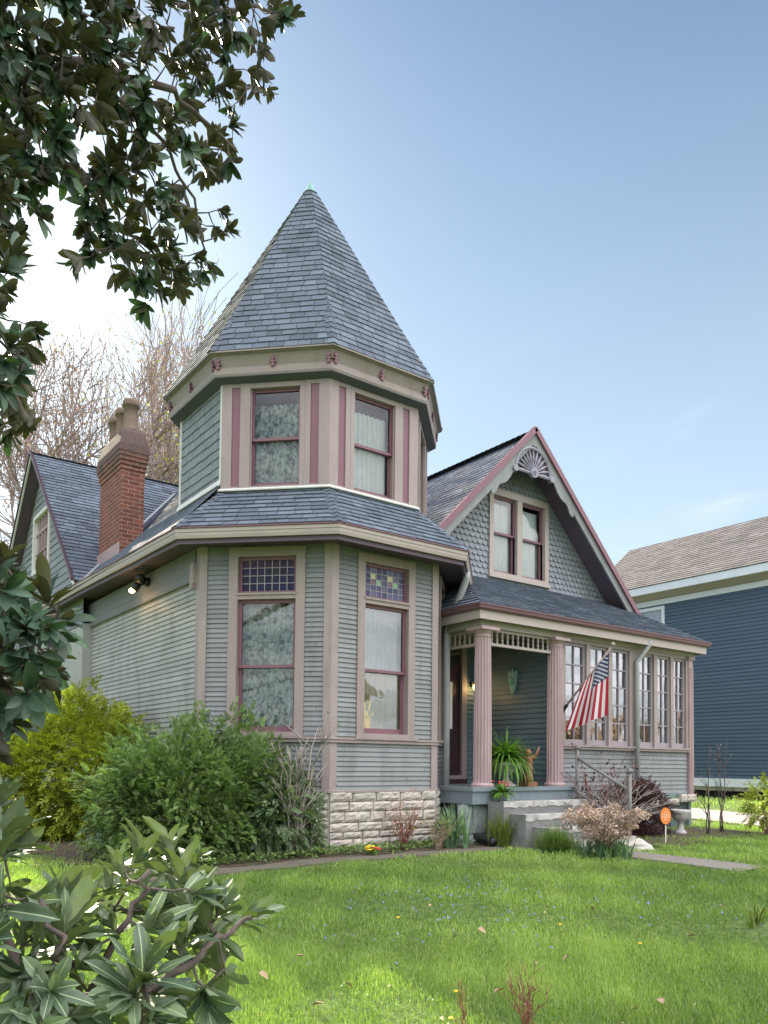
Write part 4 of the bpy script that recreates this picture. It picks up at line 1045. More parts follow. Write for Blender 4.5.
def fern_arc(base, n, rgn, L, h, w, tilt=(.2, 1.3)):
    """arching strap leaves / fronds from a point, returns scatter result"""
    T = leaf_template(6, lambda t: .5*(1-t)**.6*min(1, t*6+.3), .25, 0.0)
    tv, tf = T; vs = []; fs = []; tn = []; o = 0
    for i in range(n):
        az = rgn.uniform(0, 6.28); ti = rgn.uniform(*tilt); l = L*rgn.uniform(.6, 1.1); ww = w*rgn.uniform(.7, 1.2)
        d = V(cos(az), sin(az), 0); s = V(-sin(az), cos(az), 0); b = base+V(rgn.normal(0, .02), rgn.normal(0, .02), 0)
        q = []
        for x, y, z in tv:
            an = pi/2-ti*.45-ti*.9*x*x
            # integrate arc roughly
            q.append(b+d*(l*x*sin(ti*(.35+.5*x)))+V(0,0,1)*(l*h*(x*cos(ti*(.35+.5*x))))+s*y*ww+V(0,0,1)*z*ww)
        vs.append(np.array(q)); fs.append(tf+o); o += len(tv); tn += [rgn.uniform(0, 1)]*len(tf)
    return np.concatenate(vs), np.concatenate(fs), np.array(tn)

# ================================================================= CAMERA (eye 1.6 m over the lawn's near end)
yaw, pitch, roll, FPX = radians(36.5), radians(2.5), radians(.6), 790.
F0 = V(sin(yaw), cos(yaw), 0); R0v = V(cos(yaw), -sin(yaw), 0)
Fv = F0*cos(pitch)+Z*sin(pitch); Uv = Z*cos(pitch)-F0*sin(pitch)
Rr = R0v*cos(roll)+Uv*sin(roll); Ur = Uv*cos(roll)-R0v*sin(roll)
EYE = V(0, 0, 1.6)
from mathutils import Matrix
cam = bpy.data.cameras.new('camera'); co = bpy.data.objects.new('camera', cam); COL.objects.link(co)
mt = Matrix.Identity(4)
for i in range(3): mt[i][0] = Rr[i]; mt[i][1] = Ur[i]; mt[i][2] = -Fv[i]; mt[i][3] = EYE[i]
co.matrix_world = mt
cam.sensor_width = 36; cam.lens = FPX*36/1024; cam.shift_y = (729-512)/1024; cam.clip_start = .05; cam.clip_end = 2000
scene.camera = co
def at(u, v, d): return EYE+(Fv+Rr*((u-384)/FPX)-Ur*((v-729)/FPX))*d
def sstep(t): t = np.clip(t, 0, 1); return t*t*(3-2*t)
def gz(x, y):
    q = np.asarray(x)*sin(yaw)+np.asarray(y)*cos(yaw)
    return .45*sstep((q-.5)/9.5)+.28*sstep((q-13)/9)
def G(x, y, dz=0): return V(x, y, float(gz(x, y))+dz)

# ================================================================= GROUND
def axis(): 
    a = np.concatenate([-np.geomspace(400, 14, 14), np.linspace(-12, 30, 106), np.geomspace(31, 400, 14)]); return a
ax, ay = axis(), axis()
gx, gy = np.meshgrid(ax, ay); nz = RNG.normal(0, .006, gx.shape)
gv = np.stack([gx, gy, gz(gx, gy)+nz-.02], -1).reshape(-1, 3); n_ = len(ax)
ii = (np.arange(len(ay)-1)[:, None]*n_+np.arange(n_-1)[None]).ravel()
lawn = np_mesh('lawn', gv, np.stack([ii, ii+1, ii+n_+1, ii+n_], -1), M['soil'], None, True, kind='structure')
def ground_strip(name, pts, w, mat, dz, kind='structure', th=.03, wob=.0, seg=.35):
    rg = random.Random(5); P = []
    for a, b in zip(pts[:-1], pts[1:]):
        n = max(1, int(hypot(b[0]-a[0], b[1]-a[1])/seg))
        P += [(a[0]+(b[0]-a[0])*i/n, a[1]+(b[1]-a[1])*i/n) for i in range(n)]
    P.append(pts[-1]); m = MB(); L_ = []
    for i, p in enumerate(P):
        a, b = P[max(i-1, 0)], P[min(i+1, len(P)-1)]; d = nrm(V(b[0]-a[0], b[1]-a[1])); nn = V(-d[1], d[0])
        e = [V(p[0], p[1])+nn*(w/2+rg.uniform(-wob, wob)), V(p[0], p[1])-nn*(w/2+rg.uniform(-wob, wob))]
        L_.append([G(q[0], q[1], dz) for q in e])
    for (a, b), (c, d) in zip(L_[:-1], L_[1:]):
        m.face([b, d, c, a]); m.face([a, c, c-Z*th, a-Z*th]); m.face([d, b, b-Z*th, d-Z*th])
    return m.build(name, mat, None, kind=kind)
ground_strip('front_path', [(8.74, 7.0), (8.74, 4.75)], .62, M['walk'], .012, wob=.03)
ground_strip('path', [(1.2, 7.98), (7.9, 7.86)], .34, M['edging'], .006, wob=.07)
ground_strip('garden_bed', [(2.6, 8.75), (8.2, 8.6)], 1.1, M['mulch'], .004, wob=.08)
ground_strip('garden_bed', [(9.9, 7.6), (13.6, 7.75)], 1.5, M['mulch'], .006, wob=.12)
ground_strip('side_path', [(2.6, 9.2), (2.9, 12), (3.0, 18)], .8, M['mulch'], .003, wob=.2)
ground_strip('driveway', [(15.6, -2), (15.9, 26)], 2.0, M['drive'], .012)

# ---- blue neighbour ------------------------------------------------------------
BX = 20.86
Bh = thing('blue_house', 'tall blue clapboard house with a tan roof standing beyond the driveway', 'house', (BX+2, 11, .7))
m = MB(); clap(m, (BX, 16.4), (BX, 7.2), 1.28, 6.52, .105, [(1.5, 2.35, 4.9, 6.4)], prot=.02)
m.face([(BX, 16.4, 1.2), (BX+4.1, 16.4, 1.2), (BX+4.1, 16.4, 7), (BX+2.05, 16.4, 8.9), (BX, 16.4, 7)]); m.face([(BX+4.1, 7.2, 1.2), (BX+4.1, 16.4, 1.2), (BX+4.1, 16.4, 7), (BX+4.1, 7.2, 7)])
m.face([(BX, 7.2, 1.2), (BX, 7.2, 7), (BX+2.05, 7.2, 8.9), (BX+4.1, 7.2, 7), (BX+4.1, 7.2, 1.2)])
m.build('siding', M['bluesiding'], Bh)
m = MB(); m.box(BX-.05, BX+.02, 7.2, 16.45, 1.05, 1.28); m.box(BX-.04, BX+.02, 7.2, 16.45, 6.50, 6.66); m.box(BX-.045, BX, 16.3, 16.45, 1.281, 6.499); m.build('trim_board', M['bluetrim'], Bh)
m = MB(); m.box(BX-.46, BX-.40, 6.8, 16.7, 6.80, 7.02); m.build('fascia', M['bluetrim'], Bh)
m = MB(); m.prism([V(BX-.40, 6.8, 6.80), V(BX-.40, 6.8, 6.83), V(BX, 6.8, 6.69), V(BX, 6.8, 6.662)], V(0,1,0), 9.9); m.build('soffit', M['cream'], Bh)
m = MB()
shingles(m, (BX-.48, 16.75, 7.03), V(0,-1,0), nrm(V(1,0,.80)), [(0, 0), (9.95, 0), (9.95, 3.24), (0, 3.24)], .14, .3, .012, .006)
shingles(m, (BX+4.58, 6.8, 7.03), V(0,1,0), nrm(V(-1,0,.80)), [(0, 0), (9.95, 0), (9.95, 3.24), (0, 3.24)], .28, .6, .012, .006)
m.build('roof', M['tanroof'], Bh)
m = MB(); block_wall(m, (BX+.02, 16.4), (BX+.02, 7.2), .93, 1.05, 1, random.Random(2), .0); m.build('foundation', M['stone'], Bh)
m = MB(); m.box(BX+.1, BX+.15, 7.2, 16.4, .4, .93); m.build('crawl_space', M['dark'], Bh)
m = MB(); o = V(BX, 16.4, 0); frame_rect(m, o, V(0,-1,0), V(-1,0,0), 1.45, 2.4, 4.85, 6.45, .10, -.05, .04); bw = m.build('window', M['bluetrim'], Bh)
m = MB(); m.face([(BX+.03, 14.9, 4.9), (BX+.03, 14.05, 4.9), (BX+.03, 14.05, 6.4), (BX+.03, 14.9, 6.4)]); m.build('blind', M['sheer'], bw)
m = MB(); m.face([(BX+.01, 14.9, 4.9), (BX+.01, 14.05, 4.9), (BX+.01, 14.05, 6.4), (BX+.01, 14.9, 6.4)]); m.build('glass', M['glass'], bw)

# ---- brown house far on the left, behind the shrubs -----------------------------
nb = thing('brown_house', 'far brown house half hidden by magnolia leaves and shrubs', 'house', (3, 42, .7))
m = MB(); m.box(-6, 9, 42, 50, .5, 4.2); m.build('wall', M['nbwall'], nb)
m = MB(); m.prism([V(-6.6, 41.5, 4.2), V(9.6, 41.5, 4.2), V(9.6, 46, 6.6), V(-6.6, 46, 6.6)], V(0,.2,.3), .3); m.prism([V(-6.6, 50.5, 4.2), V(9.6, 50.5, 4.2), V(9.6, 46, 6.6), V(-6.6, 46, 6.6)], V(0,-.2,.3), .3); m.build('roof', M['tanroof'], nb)
for x in (-3, 1, 5):
    m = MB(); m.box(x, x+1.1, 41.95, 41.99, 1.6, 3.2); m.build('window', M['bluetrim'], nb)

# ================================================================= PORCH THINGS
# flag on a slanted pole
fb_, ft_ = V(9.80, 8.45, 2.47), V(10.05, 7.66, 3.46)
fl = thing('flag', 'american flag hanging from a slanted pole on the porch post', 'flag', fb_)
p = MB(); p.tube([fb_, fb_*.5+ft_*.5, ft_], [.018, .016, .014], 10); p.lathe(ft_-V(0,0,.02), [(.015, 0), (.035, .02), (.035, .05), (.012, .07)], 10); p.build('flagpole', M['taupe'], fl, True)
p = MB(); p.tube([fb_+V(0,.05,-.06), fb_+(ft_-fb_)*.1], .03, 8); p.build('bracket', M['black'], fl)
nu, nv_ = 60, 34
pa = fb_+(ft_-fb_)*.93; pb_ = fb_+(ft_-fb_)*.44
vs = np.zeros((nv_+1, nu+1, 3)); uvs = np.zeros((nv_+1, nu+1, 2))
fallx = nrm(V(ft_[0]-fb_[0], ft_[1]-fb_[1], 0)); side = V(-fallx[1], fallx[0], 0)
for j in range(nv_+1):
    t = j/nv_                                    # along the hoist: 0 at the pole tip
    h = pa+(pb_-pa)*t
    for i in range(nu+1):
        s = i/nu
        # the cloth falls from the pole and gathers towards the tip side
        drop = 1.0*s*(1-.22*t)
        fold = sin(t*11.5+.9*sin(2.2*s))*(.015+.095*s)+sin(t*23+1.)*.016*s
        q = h-R0v*(.27*t*s**.9)-R0v*.03*s+F0*fold+R0v*.35*fold+V(0,0,-drop)
        vs[j, i] = q; uvs[j, i] = (s, t)
ii = (np.arange(nv_)[:, None]*(nu+1)+np.arange(nu)[None]).ravel()
ff = np.stack([ii, ii+1, ii+nu+2, ii+nu+1], -1)
clo = np_mesh('cloth', vs.reshape(-1, 3), ff, M['flag'], fl, True)
ul = clo.data.uv_layers.new(name='flag'); lu = np.zeros(len(clo.data.loops), np.int32); clo.data.loops.foreach_get('vertex_index', lu)
ul.data.foreach_set('uv', uvs.reshape(-1, 2)[lu].astype(np.float32).ravel())

# fern on its pedestal pot
rgn = np.random.default_rng(5)
fp = thing('potted_fern', 'leafy green fern in a grey pedestal pot between the porch columns', 'potted plant', (8.60, 8.52, 1.27))
m = MB(); m.lathe(V(8.60, 8.52, 1.27), [(.15, 0), (.155, .03), (.12, .05), (.06, .10), (.05, .16), (.09, .20), (.19, .26), (.24, .33), (.25, .36), (.23, .37), (.2, .34)], 24); m.build('pedestal_pot', M['urn'], fp, True)
a = fern_arc(V(8.60, 8.52, 1.62), 360, rgn, .58, 1.0, .042, (1.0, 3.1)); b = fern_arc(V(8.60, 8.52, 1.64), 90, rgn, .50, 1.1, .042, (.3, 1.7))
np_mesh('foliage', *join([a, b])[:2], M['fern'], fp, False, join([a, b])[2])
# terracotta figure with raised arms
st = thing('statue', 'small terracotta figure with raised arms on a square plinth beside the fern', 'statue', (8.98, 8.42, 1.27))
m = MB(); sx, sy = 8.98, 8.42
m.lathe(V(sx, sy, 1.345), [(.07, 0), (.085, .02), (.075, .10), (.062, .18), (.07, .235), (.05, .27), (.068, .33), (.06, .365), (.025, .385), (.028, .40), (.045, .42), (.05, .45), (.04, .485), (.012, .50)], 16)
rx, ry = R0v[0], R0v[1]
for sg in (-1, 1):
    m.tube([V(sx+sg*.05*rx, sy+sg*.05*ry, 1.70), V(sx+sg*.10*rx, sy+sg*.10*ry, 1.71), V(sx+sg*.13*rx, sy+sg*.13*ry-.01, 1.79), V(sx+sg*.155*rx, sy+sg*.155*ry-.02, 1.88)], [.024, .022, .019, .012], 8)
    m.prism([V(sx+sg*.03*rx, sy+sg*.03*ry+.04, 1.70), V(sx+sg*.13*rx, sy+sg*.13*ry+.05, 1.76), V(sx+sg*.10*rx, sy+sg*.10*ry+.05, 1.55), V(sx+sg*.04*rx, sy+sg*.04*ry+.04, 1.52)], V(0,1,0), .018)
m.build('figure', M['terracotta'], st, True)
m = MB(); m.box(sx-.10, sx+.10, sy-.10, sy+.10, 1.27, 1.345); m.build('plinth', M['terracotta'], st)
pp = thing('potted_plant', 'small trailing potted plant with pink flowers on the top concrete step', 'potted plant', (8.17, 8.16, 1.075))
m = MB(); m.lathe(V(8.17, 8.16, 1.075), [(.06, 0), (.085, .10), (.092, .12), (.08, .12), (.07, .09)], 16); m.build('pot', M['greenstone'], pp, True)
a = fern_arc(V(8.17, 8.16, 1.17), 90, rgn, .24, .8, .06, (.2, 2.6)); np_mesh('foliage', a[0], a[1], M['fern'], pp, False, a[2])
m = MB()
for i in range(9): 
    q = V(8.17, 8.16, 1.25)+V(rgn.uniform(-.12, .12), rgn.uniform(-.12, .1), rgn.uniform(0, .1)); m.lathe(q, [(.005, 0), (.02, .015), (.012, .025)], 6)
m.build('flower', M['red'], pp)
# green face plaque on the porch side wall
q = V(9.685, 9.42, 3.0); pl = MB()
pl.prism([q+V(0, a*.115*w_, .20*c) for a, c, w_ in ((-1, .7, .9), (-.7, 1, 1.3), (-.3, .8, 1), (0, 1.15, 1), (.3, .8, 1), (.7, 1, 1.3), (1, .7, .9), (.8, -.1, .9), (.45, -.75, .8), (0, -1.05, 1), (-.45, -.75, .8), (-.8, -.1, .9))], V(-1,0,0), .03)
pl.tube([q+V(-.03, 0, .06), q+V(-.06, 0, -.03), q+V(-.03, 0, -.06)], [.012, .02, .008], 8)
for sg in (-1, 1): pl.tube([q+V(-.03, sg*.05, .08), q+V(-.045, sg*.05, .08)], .018, 8)
pl = pl.build('wall_plaque', M['copper']); tag(pl, 'green patina mask plaque hanging on the dark porch side wall', 'plaque')

# ================================================================= YARD THINGS
sg_ = G(10.45, 7.02)
ys = thing('yard_sign', 'small orange oval yard sign on a thin white stake', 'sign', sg_)
m = MB(); m.tube([sg_, sg_+V(0,0,.27)], .008, 8); m.build('stake', M['signwhite'], ys)
fn = nrm(V(-sin(yaw)-.25, -cos(yaw), 0)); fr_ = V(-fn[1], fn[0], 0); ce = sg_+V(0,0,.41)
m = MB(); m.prism([ce+fr_*.076*cos(a)+Z*.125*sin(a) for a in np.linspace(0, 2*pi, 33)[:-1]], fn, .012); m.build('panel', M['orange'], ys)
m = MB()
for dz, w_ in ((.05, .035), (.015, .06), (-.02, .06), (-.055, .03)):
    n = int(w_*2/.03)
    for i in range(n):
        u = -w_+2*w_*(i+.5)/n; o = ce+fr_*u+Z*dz+fn*.0125
        m.obox(o, fr_, Z, fn, -.010, -.004, -.010, .010, 0, .002); m.obox(o, fr_, Z, fn, -.0038, .008, .004, .010, 0, .002)
m.build('lettering', M['signwhite'], ys)
ub = G(12.12, 7.85)
un = MB(); un.lathe(ub, [(0.101, 0.0), (0.101, 0.039), (0.079, 0.055), (0.05, 0.094), (0.043, 0.187), (0.054, 0.211), (0.108, 0.242), (0.151, 0.296), (0.162, 0.359), (0.18, 0.39), (0.173, 0.413), (0.144, 0.39), (0.108, 0.328)], 24)
un = un.build('garden_urn', M['urn'], None, True); tag(un, 'weathered pale stone urn standing before the lattice', 'urn')
# pale rock
def rock(name, c, sx, sy, sz, seed, mat):
    me = bpy.data.meshes.new(name); bm = __import__('bmesh').new(); __import__('bmesh').ops.create_icosphere(bm, subdivisions=4, radius=1)
    from mathutils import noise, Vector
    for v in bm.verts:
        n = noise.noise(v.co*1.3+Vector((seed, 0, 0)))*.35+noise.noise(v.co*4+Vector((0, seed, 0)))*.10
        v.co = v.co*(1+n); v.co.x *= sx; v.co.y *= sy; v.co.z = max(v.co.z*sz, -sz*.5)
    bm.to_mesh(me); bm.free(); me.materials.append(mat)
    o = bpy.data.objects.new(name, me); COL.objects.link(o); o.location = tuple(c); return o
rk_ = rock('garden_rock', G(9.45, 6.78, .0), .22, .18, .13, 3, M['rock']); tag(rk_, 'large pale rock beside the front path', 'rock')
# corrugated drain pipe
dp = MB(); pts = [V(7.99, 9.19, .78), V(7.99, 9.12, .62), V(7.93, 8.75, .58), V(7.87, 8.25, .55), V(7.83, 7.95, .52)]
pp_ = []; rr_ = []
for a, b in zip(pts[:-1], pts[1:]):
    for i in range(12): pp_.append(a+(b-a)*i/12); rr_.append(.062 if i % 2 else .052)
dp.tube(pp_, rr_, 12); dp = dp.build('drain_pipe', M['black'], None, True); tag(dp, 'black corrugated drain pipe running out past the irises', 'pipe')
# stone pedestal left, half under the shrubs
pd = thing('garden_pedestal', 'low mossy stone pedestal tucked under the green shrubs', 'pedestal', G(3.55, 11.2))
b0 = G(3.55, 11.2); m = MB(); m.box(b0[0]-.26, b0[0]+.26, b0[1]-.26, b0[1]+.26, b0[2]-.02, b0[2]+.10); m.build('base', M['greenstone'], pd)
m = MB(); m.lathe(b0+V(0,0,.10), [(.22, 0), (.18, .05), (.12, .12), (.10, .22), (.13, .27), (.2, .30)], 18); m.build('column', M['greenstone'], pd, True)
m = MB(); m.box(b0[0]-.30, b0[0]+.36, b0[1]-.24, b0[1]+.24, b0[2]+.40, b0[2]+.46); m.build('slab', M['greenstone'], pd)
# black barrow by the shrub
w0 = G(3.62, 15.3)
wb = thing('wheelbarrow', 'black wheelbarrow left under the chartreuse shrub', 'wheelbarrow', w0)
m = MB(); lo = [w0+V(a*.35, b*.25, .28) for a, b in ((-1,-1),(1,-1),(1,1),(-1,1))]; hi = [w0+V(a*.6, b*.38, .58) for a, b in ((-1,-1),(1,-1),(1,1),(-1,1))]
m.idx(lo+hi, [(3,2,1,0),(0,1,5,4),(1,2,6,5),(2,3,7,6),(3,0,4,7)]); m.build('tray', M['black'], wb)
m = MB(); m.tube([w0+V(-.72, -.03, .2), w0+V(-.72, .03, .2)], .2, 18); m.build('wheel', M['black'], wb)
for s in (-1, 1):
    m = MB(); m.tube([w0+V(-.72, s*.06, .2), w0+V(0, s*.25, .3), w0+V(.9, s*.3, .55)], .02, 8); m.build('handle', M['drystem'], wb)
    m = MB(); m.tube([w0+V(.3, s*.25, .33), w0+V(.45, s*.28, 0)], .018, 8); m.build('leg', M['black'], wb)

# ================================================================= VEGETATION
def blob_points(n, blobs, rgn, shell=.55, lump=.22):
    """points in a union of ellipsoids (cx,cy,cz,rx,ry,rz), denser near the surface, lumpy"""
    out = []; dirs = []
    w = np.array([b[3]*b[4]+b[3]*b[5]+b[4]*b[5] for b in blobs]); w = w/w.sum()
    k = rgn.choice(len(blobs), n, p=w)
    d = unit(rgn.normal(0, 1, (n, 3)))
    r = 1-(1-shell)*rgn.random(n)**1.6
    lum = 1+lump*np.sin(d[:, 0]*5.1+d[:, 2]*3.3+k)*np.cos(d[:, 1]*4.7-d[:, 2]*4+k*2)
    B = np.array([b for b in blobs]); P = B[k, :3]+d*B[k, 3:]*(r*lum)[:, None]
    inside = np.zeros(n, bool)
    for i, b in enumerate(blobs):
        e = (((P-np.array(b[:3]))/np.array(b[3:]))**2).sum(1); inside |= (e < .3) & (k != i)
    ok = ~inside & (P[:, 2] > gz(P[:, 0], P[:, 1])+.02)
    return P[ok], d[ok]
def shrub(name, label, mat, base, blobs, n, spray, L, seed, stems=14, droop=.2, stemmat='bark', tintz=True, cat='shrub', up=.3, lump=.22, shell=.55):
    rgn = np.random.default_rng(seed)
    t = thing(name, label, cat, base)
    P, d = blob_points(n, blobs, rgn, shell, lump)
    D = unit(d+rgn.normal(0, .45, d.shape)+V(0, 0, up-droop))
    upv = unit(rgn.normal(0, .5, d.shape)+V(0, 0, 1.2))
    l = L*rgn.uniform(.6, 1.25, len(P)); X, Y, Zv = frames(D, upv, l, l, l)
    # clump tone
    tone = .5+.32*np.sin(P[:, 0]*4.1+1)*np.sin(P[:, 1]*4.7)*np.sin(P[:, 2]*5.3+2)+rgn.normal(0, .18, len(P))
    v, f, ti = scatter(spray[0], spray[1], P, X, Y, Zv, np.clip(tone, 0, 1)); np_mesh('foliage', v, f, M[mat], t, False, ti)
    m = MB()
    for i in range(stems):
        j = rgn.integers(len(P)); q = P[j]; b = np.asarray(base)+V(rgn.normal(0, .12), rgn.normal(0, .12), -.03); mid = b*.5+q*.5+V(rgn.normal(0, .08), rgn.normal(0, .08), .12)
        m.tube([b, b*.6+mid*.4+V(0,0,.06), mid, mid*.4+q*.6+V(0,0,.04), q], [.022, .018, .013, .009, .004], 6)
    m.build('stem', M[stemmat], t, True)
    return t
rg = random.Random(1)
SPR = spray_template(11, .34, .15, rg)
SPRF = spray_template(15, .34, .17, rg, .9)
b = G(3.95, 9.15)
shrub('green_shrub', 'broad dark green shrub with fine arching leaves in front of the bay window', 'shrub', b,
      [(3.75, 9.2, 1.15, .80, .75, .85), (4.35, 9.2, 1.05, .70, .65, .95), (3.35, 9.35, 1.0, .6, .6, .75), (4.55, 9.0, .85, .42, .45, .65), (3.95, 9.0, .8, .90, .55, .55)],
      25000, SPRF, .095, 21, 30, droop=.25, up=.35, lump=.42, shell=.35)
b = G(3.2, 12.6)
shrub('chartreuse_shrub', 'bright yellow green shrub left of the dark green shrub against the side wall', 'yew', b,
      [(3.25, 12.4, 1.4, .85, .9, 1.2), (2.75, 12.9, 1.1, .8, .9, 1.05), (3.65, 11.9, 1.25, .55, .7, 1.05), (2.5, 12.7, .9, .55, .8, .8)], 9000, SPR, .19, 22, 20, droop=.0, up=.1)
b = G(5.1, 8.75)
t = shrub('spirea_shrub', 'pale weeping shrub with tiny white flowers at the stone corner', 'spirea', b, [(4.95, 8.8, .95, .36, .3, .6), (5.1, 8.65, .75, .26, .22, .45), (4.75, 8.65, .9, .32, .3, .6)], 1100, SPRF, .16, 23, 18, droop=.75, stemmat='greystem', shell=.3)
rgn = np.random.default_rng(77)
P, d = blob_points(420, [(4.95, 8.8, .95, .40, .33, .66), (5.1, 8.65, .75, .30, .26, .5)], rgn, .6)
X, Y, Zv = frames(unit(rgn.normal(0, 1, P.shape)), unit(rgn.normal(0, 1, P.shape)), np.full(len(P), .026), np.full(len(P), .026)); v, f, ti = scatter(LEAF_S[0], LEAF_S[1], P, X, Y, Zv, rgn.random(len(P))); np_mesh('blossoms', v, f, M['white'], t, False, ti)

def bare_shrub(name, label, base, n, h, spread, mat, seed, r=.011, curve=.5, twigs=4, cat='shrub', buds=None, budmat=None, group=None, lean=(0,0), zsq=1.):
    rg = random.Random(seed); t = thing(name, label, cat, base, group); m = MB(); tips = []
    for i in range(n):
        az = rg.uniform(0, 6.28); l = h*rg.uniform(.6, 1.1); sp = spread*rg.uniform(.3, 1.1)
        pts = [np.asarray(base)+V(cos(az)*.03, sin(az)*.03, -.03)]
        for k in range(1, 7):
            s = k/6; pts.append(np.asarray(base)+V((cos(az)*sp+lean[0])*s**1.3+rg.gauss(0, .018), (sin(az)*sp+lean[1])*s**1.3+rg.gauss(0, .018), l*(s-curve*.5*s*s)*zsq))
        m.tube(pts, [r*(1-.13*k) for k in range(7)], 5, t=rg.random()); tips.append(pts[-1])
        for q in range(twigs):
            k = rg.randint(2, 5); p = pts[k]; d = nrm(pts[k+1]-p)+V(rg.gauss(0, .55), rg.gauss(0, .55), rg.uniform(0, .5)); e = p+nrm(d)*l*rg.uniform(.12, .32)
            m.tube([p, (p+e)/2+V(0,0,.01), e], [r*.5, r*.38, r*.22], 4, t=rg.random()); tips.append(e)
    m.build('stem', M[mat], t, True)
    return t, tips
def leaf_dots(t, tips, mat, n, size, seed, name='foliage', spread=.03):
    rgn = np.random.default_rng(seed); tips = np.array(tips); P = tips[rgn.integers(len(tips), size=n)]+rgn.normal(0, spread, (n, 3))
    s = size*rgn.uniform(.6, 1.3, n); X, Y, Zv = frames(unit(rgn.normal(0, 1, P.shape)), unit(rgn.normal(0, 1, P.shape)), s, s*.7); v, f, ti = scatter(LEAF_S[0], LEAF_S[1], P, X, Y, Zv, rgn.random(n)); np_mesh(name, v, f, M[mat], t, False, ti)
t, tp = bare_shrub('bare_shrub', 'bare pale stemmed shrub rising between the green shrub and the stone corner', G(4.98, 8.5), 12, 1.6, .5, 'greystem', 31, .020, .1, 7); leaf_dots(t, tp, 'spirea', 160, .03, 3)
t, tp = bare_shrub('dry_perennial', 'dry reddish brown stems against the limestone foundation', G(6.55, 8.38), 34, .62, .32, 'redstem', 32, .006, .1, 3, 'plant'); leaf_dots(t, tp, 'dryleaf', 200, .035, 4, spread=.06)
t, tp = bare_shrub('dry_perennial', 'low brown dead stems beside the iris clump', G(6.95, 8.15), 26, .42, .25, 'drystem', 33, .006, .1, 2, 'plant'); leaf_dots(t, tp, 'tuft', 160, .04, 5, spread=.06)
def clump(name, label, base, n, L, h, w, mat, tilt, seed, cat='plant', rad=.08):
    rgn = np.random.default_rng(seed); parts = []
    for k in range(max(1, n//10)):
        q = np.asarray(base)+V(rgn.normal(0, rad), rgn.normal(0, rad), 0); parts.append(fern_arc(q, 10, rgn, L, h, w, tilt))
    v, f, ti = join(parts); o = np_mesh(name, v, f, M[mat], None, False, ti); tag(o, label, cat); return o
clump('iris', 'clump of broad blue green iris blades beside the downspout', G(7.35, 8.2), 80, .60, 1., .05, 'iris', (.05, .9), 41, rad=.13)
clump('grass_tuft', 'feathery olive grass tuft in front of the porch foundation', G(8.0, 8.0), 320, .50, 1.0, .012, 'tuft', (.0, .9), 42, rad=.06)
clump('grass_tuft', 'dense round grass tuft at the foot of the concrete steps', G(8.22, 7.2), 1100, .40, .95, .008, 'softgrass', (.0, 1.7), 43, rad=.09)
# hydrangea with dead flower heads
hb = G(8.22, 6.4); t, tp = bare_shrub('hydrangea', 'hydrangea bush covered in dry tan flower heads by the path', hb, 60, .60, .48, 'drystem', 44, .007, .15, 2)
rgn = np.random.default_rng(45); hp = []
for q in tp[::1]:
    if q[2] < hb[2]+.22 or rgn.random() < .38: continue
    k = 48; r = rgn.uniform(.05, .078); hp.append(q+unit(rgn.normal(0, 1, (k, 3)))*r*V(1, 1, .7))
hp = np.concatenate(hp); s = rgn.uniform(.022, .04, len(hp)); X, Y, Zv = frames(unit(rgn.normal(0, 1, hp.shape)), unit(rgn.normal(0, 1, hp.shape)), s, s*.9); v, f, ti = scatter(LEAF_S[0], LEAF_S[1], hp, X, Y, Zv, np.repeat(rgn.random(len(hp)//48), 48)); np_mesh('dry_bloom', v, f, M['bloom'], t, False, ti)
a = [fern_arc(hb+V(rgn.normal(0, .16), rgn.normal(0, .16), 0), 8, rgn, .30, 1., .03, (.1, 1.3)) for _ in range(24)]; v, f, ti = join(a); np_mesh('leaves', v, f, M['iris'], t, False, ti)
t, tp = bare_shrub('arching_shrub', 'leafless arching shrub with pale tangled stems below the sunroom windows', G(10.1, 7.75), 64, 1.15, .95, 'greystem', 46, .011, .75, 5, zsq=1.); leaf_dots(t, tp, 'barberry', 60, .03, 6)
t, tp = bare_shrub('rose_bush', 'thin rose canes with a few dark leaves against the sunroom siding', G(10.2, 8.1), 16, 1.5, .75, 'redstem', 47, .007, .15, 6); leaf_dots(t, tp, 'barberry', 150, .055, 7, spread=.04)
b = G(11.2, 8.08); shrub('barberry', 'rounded dark purple shrub beside the stone urn', 'barberry', b, [(11.30, 8.05, .80, .5, .33, .46), (10.9, 8.1, .8, .4, .28, .45)], 1700, SPR, .13, 48, 14, up=.3, stemmat='bark')
for k, (x, y, h, lb) in enumerate(((12.45, 7.55, 1.35, 'slender bare sapling nearer the urn on the lawn'), (12.98, 7.6, 1.55, 'taller slender bare sapling further from the urn on the lawn'))):
    t, tp = bare_shrub('sapling', lb, G(x, y), 3, h, .16, 'bark', 50+k, .013, .05, 5, 'tree'); leaf_dots(t, tp, 'bud', 30, .03, 8+k)
b = G(13.55, 7.05); t = shrub('yellow_shrub', 'small yellow green shrub with bare stems at the edge of the lawn', 'yew', b, [(13.5, 7.05, .98, .38, .36, .36), (13.85, 6.85, 1.0, .35, .3, .3)], 620, SPR, .15, 52, 16, stemmat='drystem')
t, tp = bare_shrub('dry_twigs', 'thin upright reddish twigs alone in the near lawn', G(2.86, 3.14), 5, .30, .05, 'redstem', 60, .004, .0, 3, 'plant')
t, tp = bare_shrub('dry_twigs', 'bundle of reddish twigs with tiny buds at the bottom of the lawn', G(3.22, 3.02), 12, .34, .16, 'redstem', 61, .0045, .0, 4, 'plant'); leaf_dots(t, tp, 'bud', 60, .012, 9, spread=.008)
clump('daylily', 'low pale tuft in bare soil at the right edge of the lawn', G(6.35, 3.35), 60, .25, .9, .014, 'tuft', (.2, 1.3), 62, rad=.1)
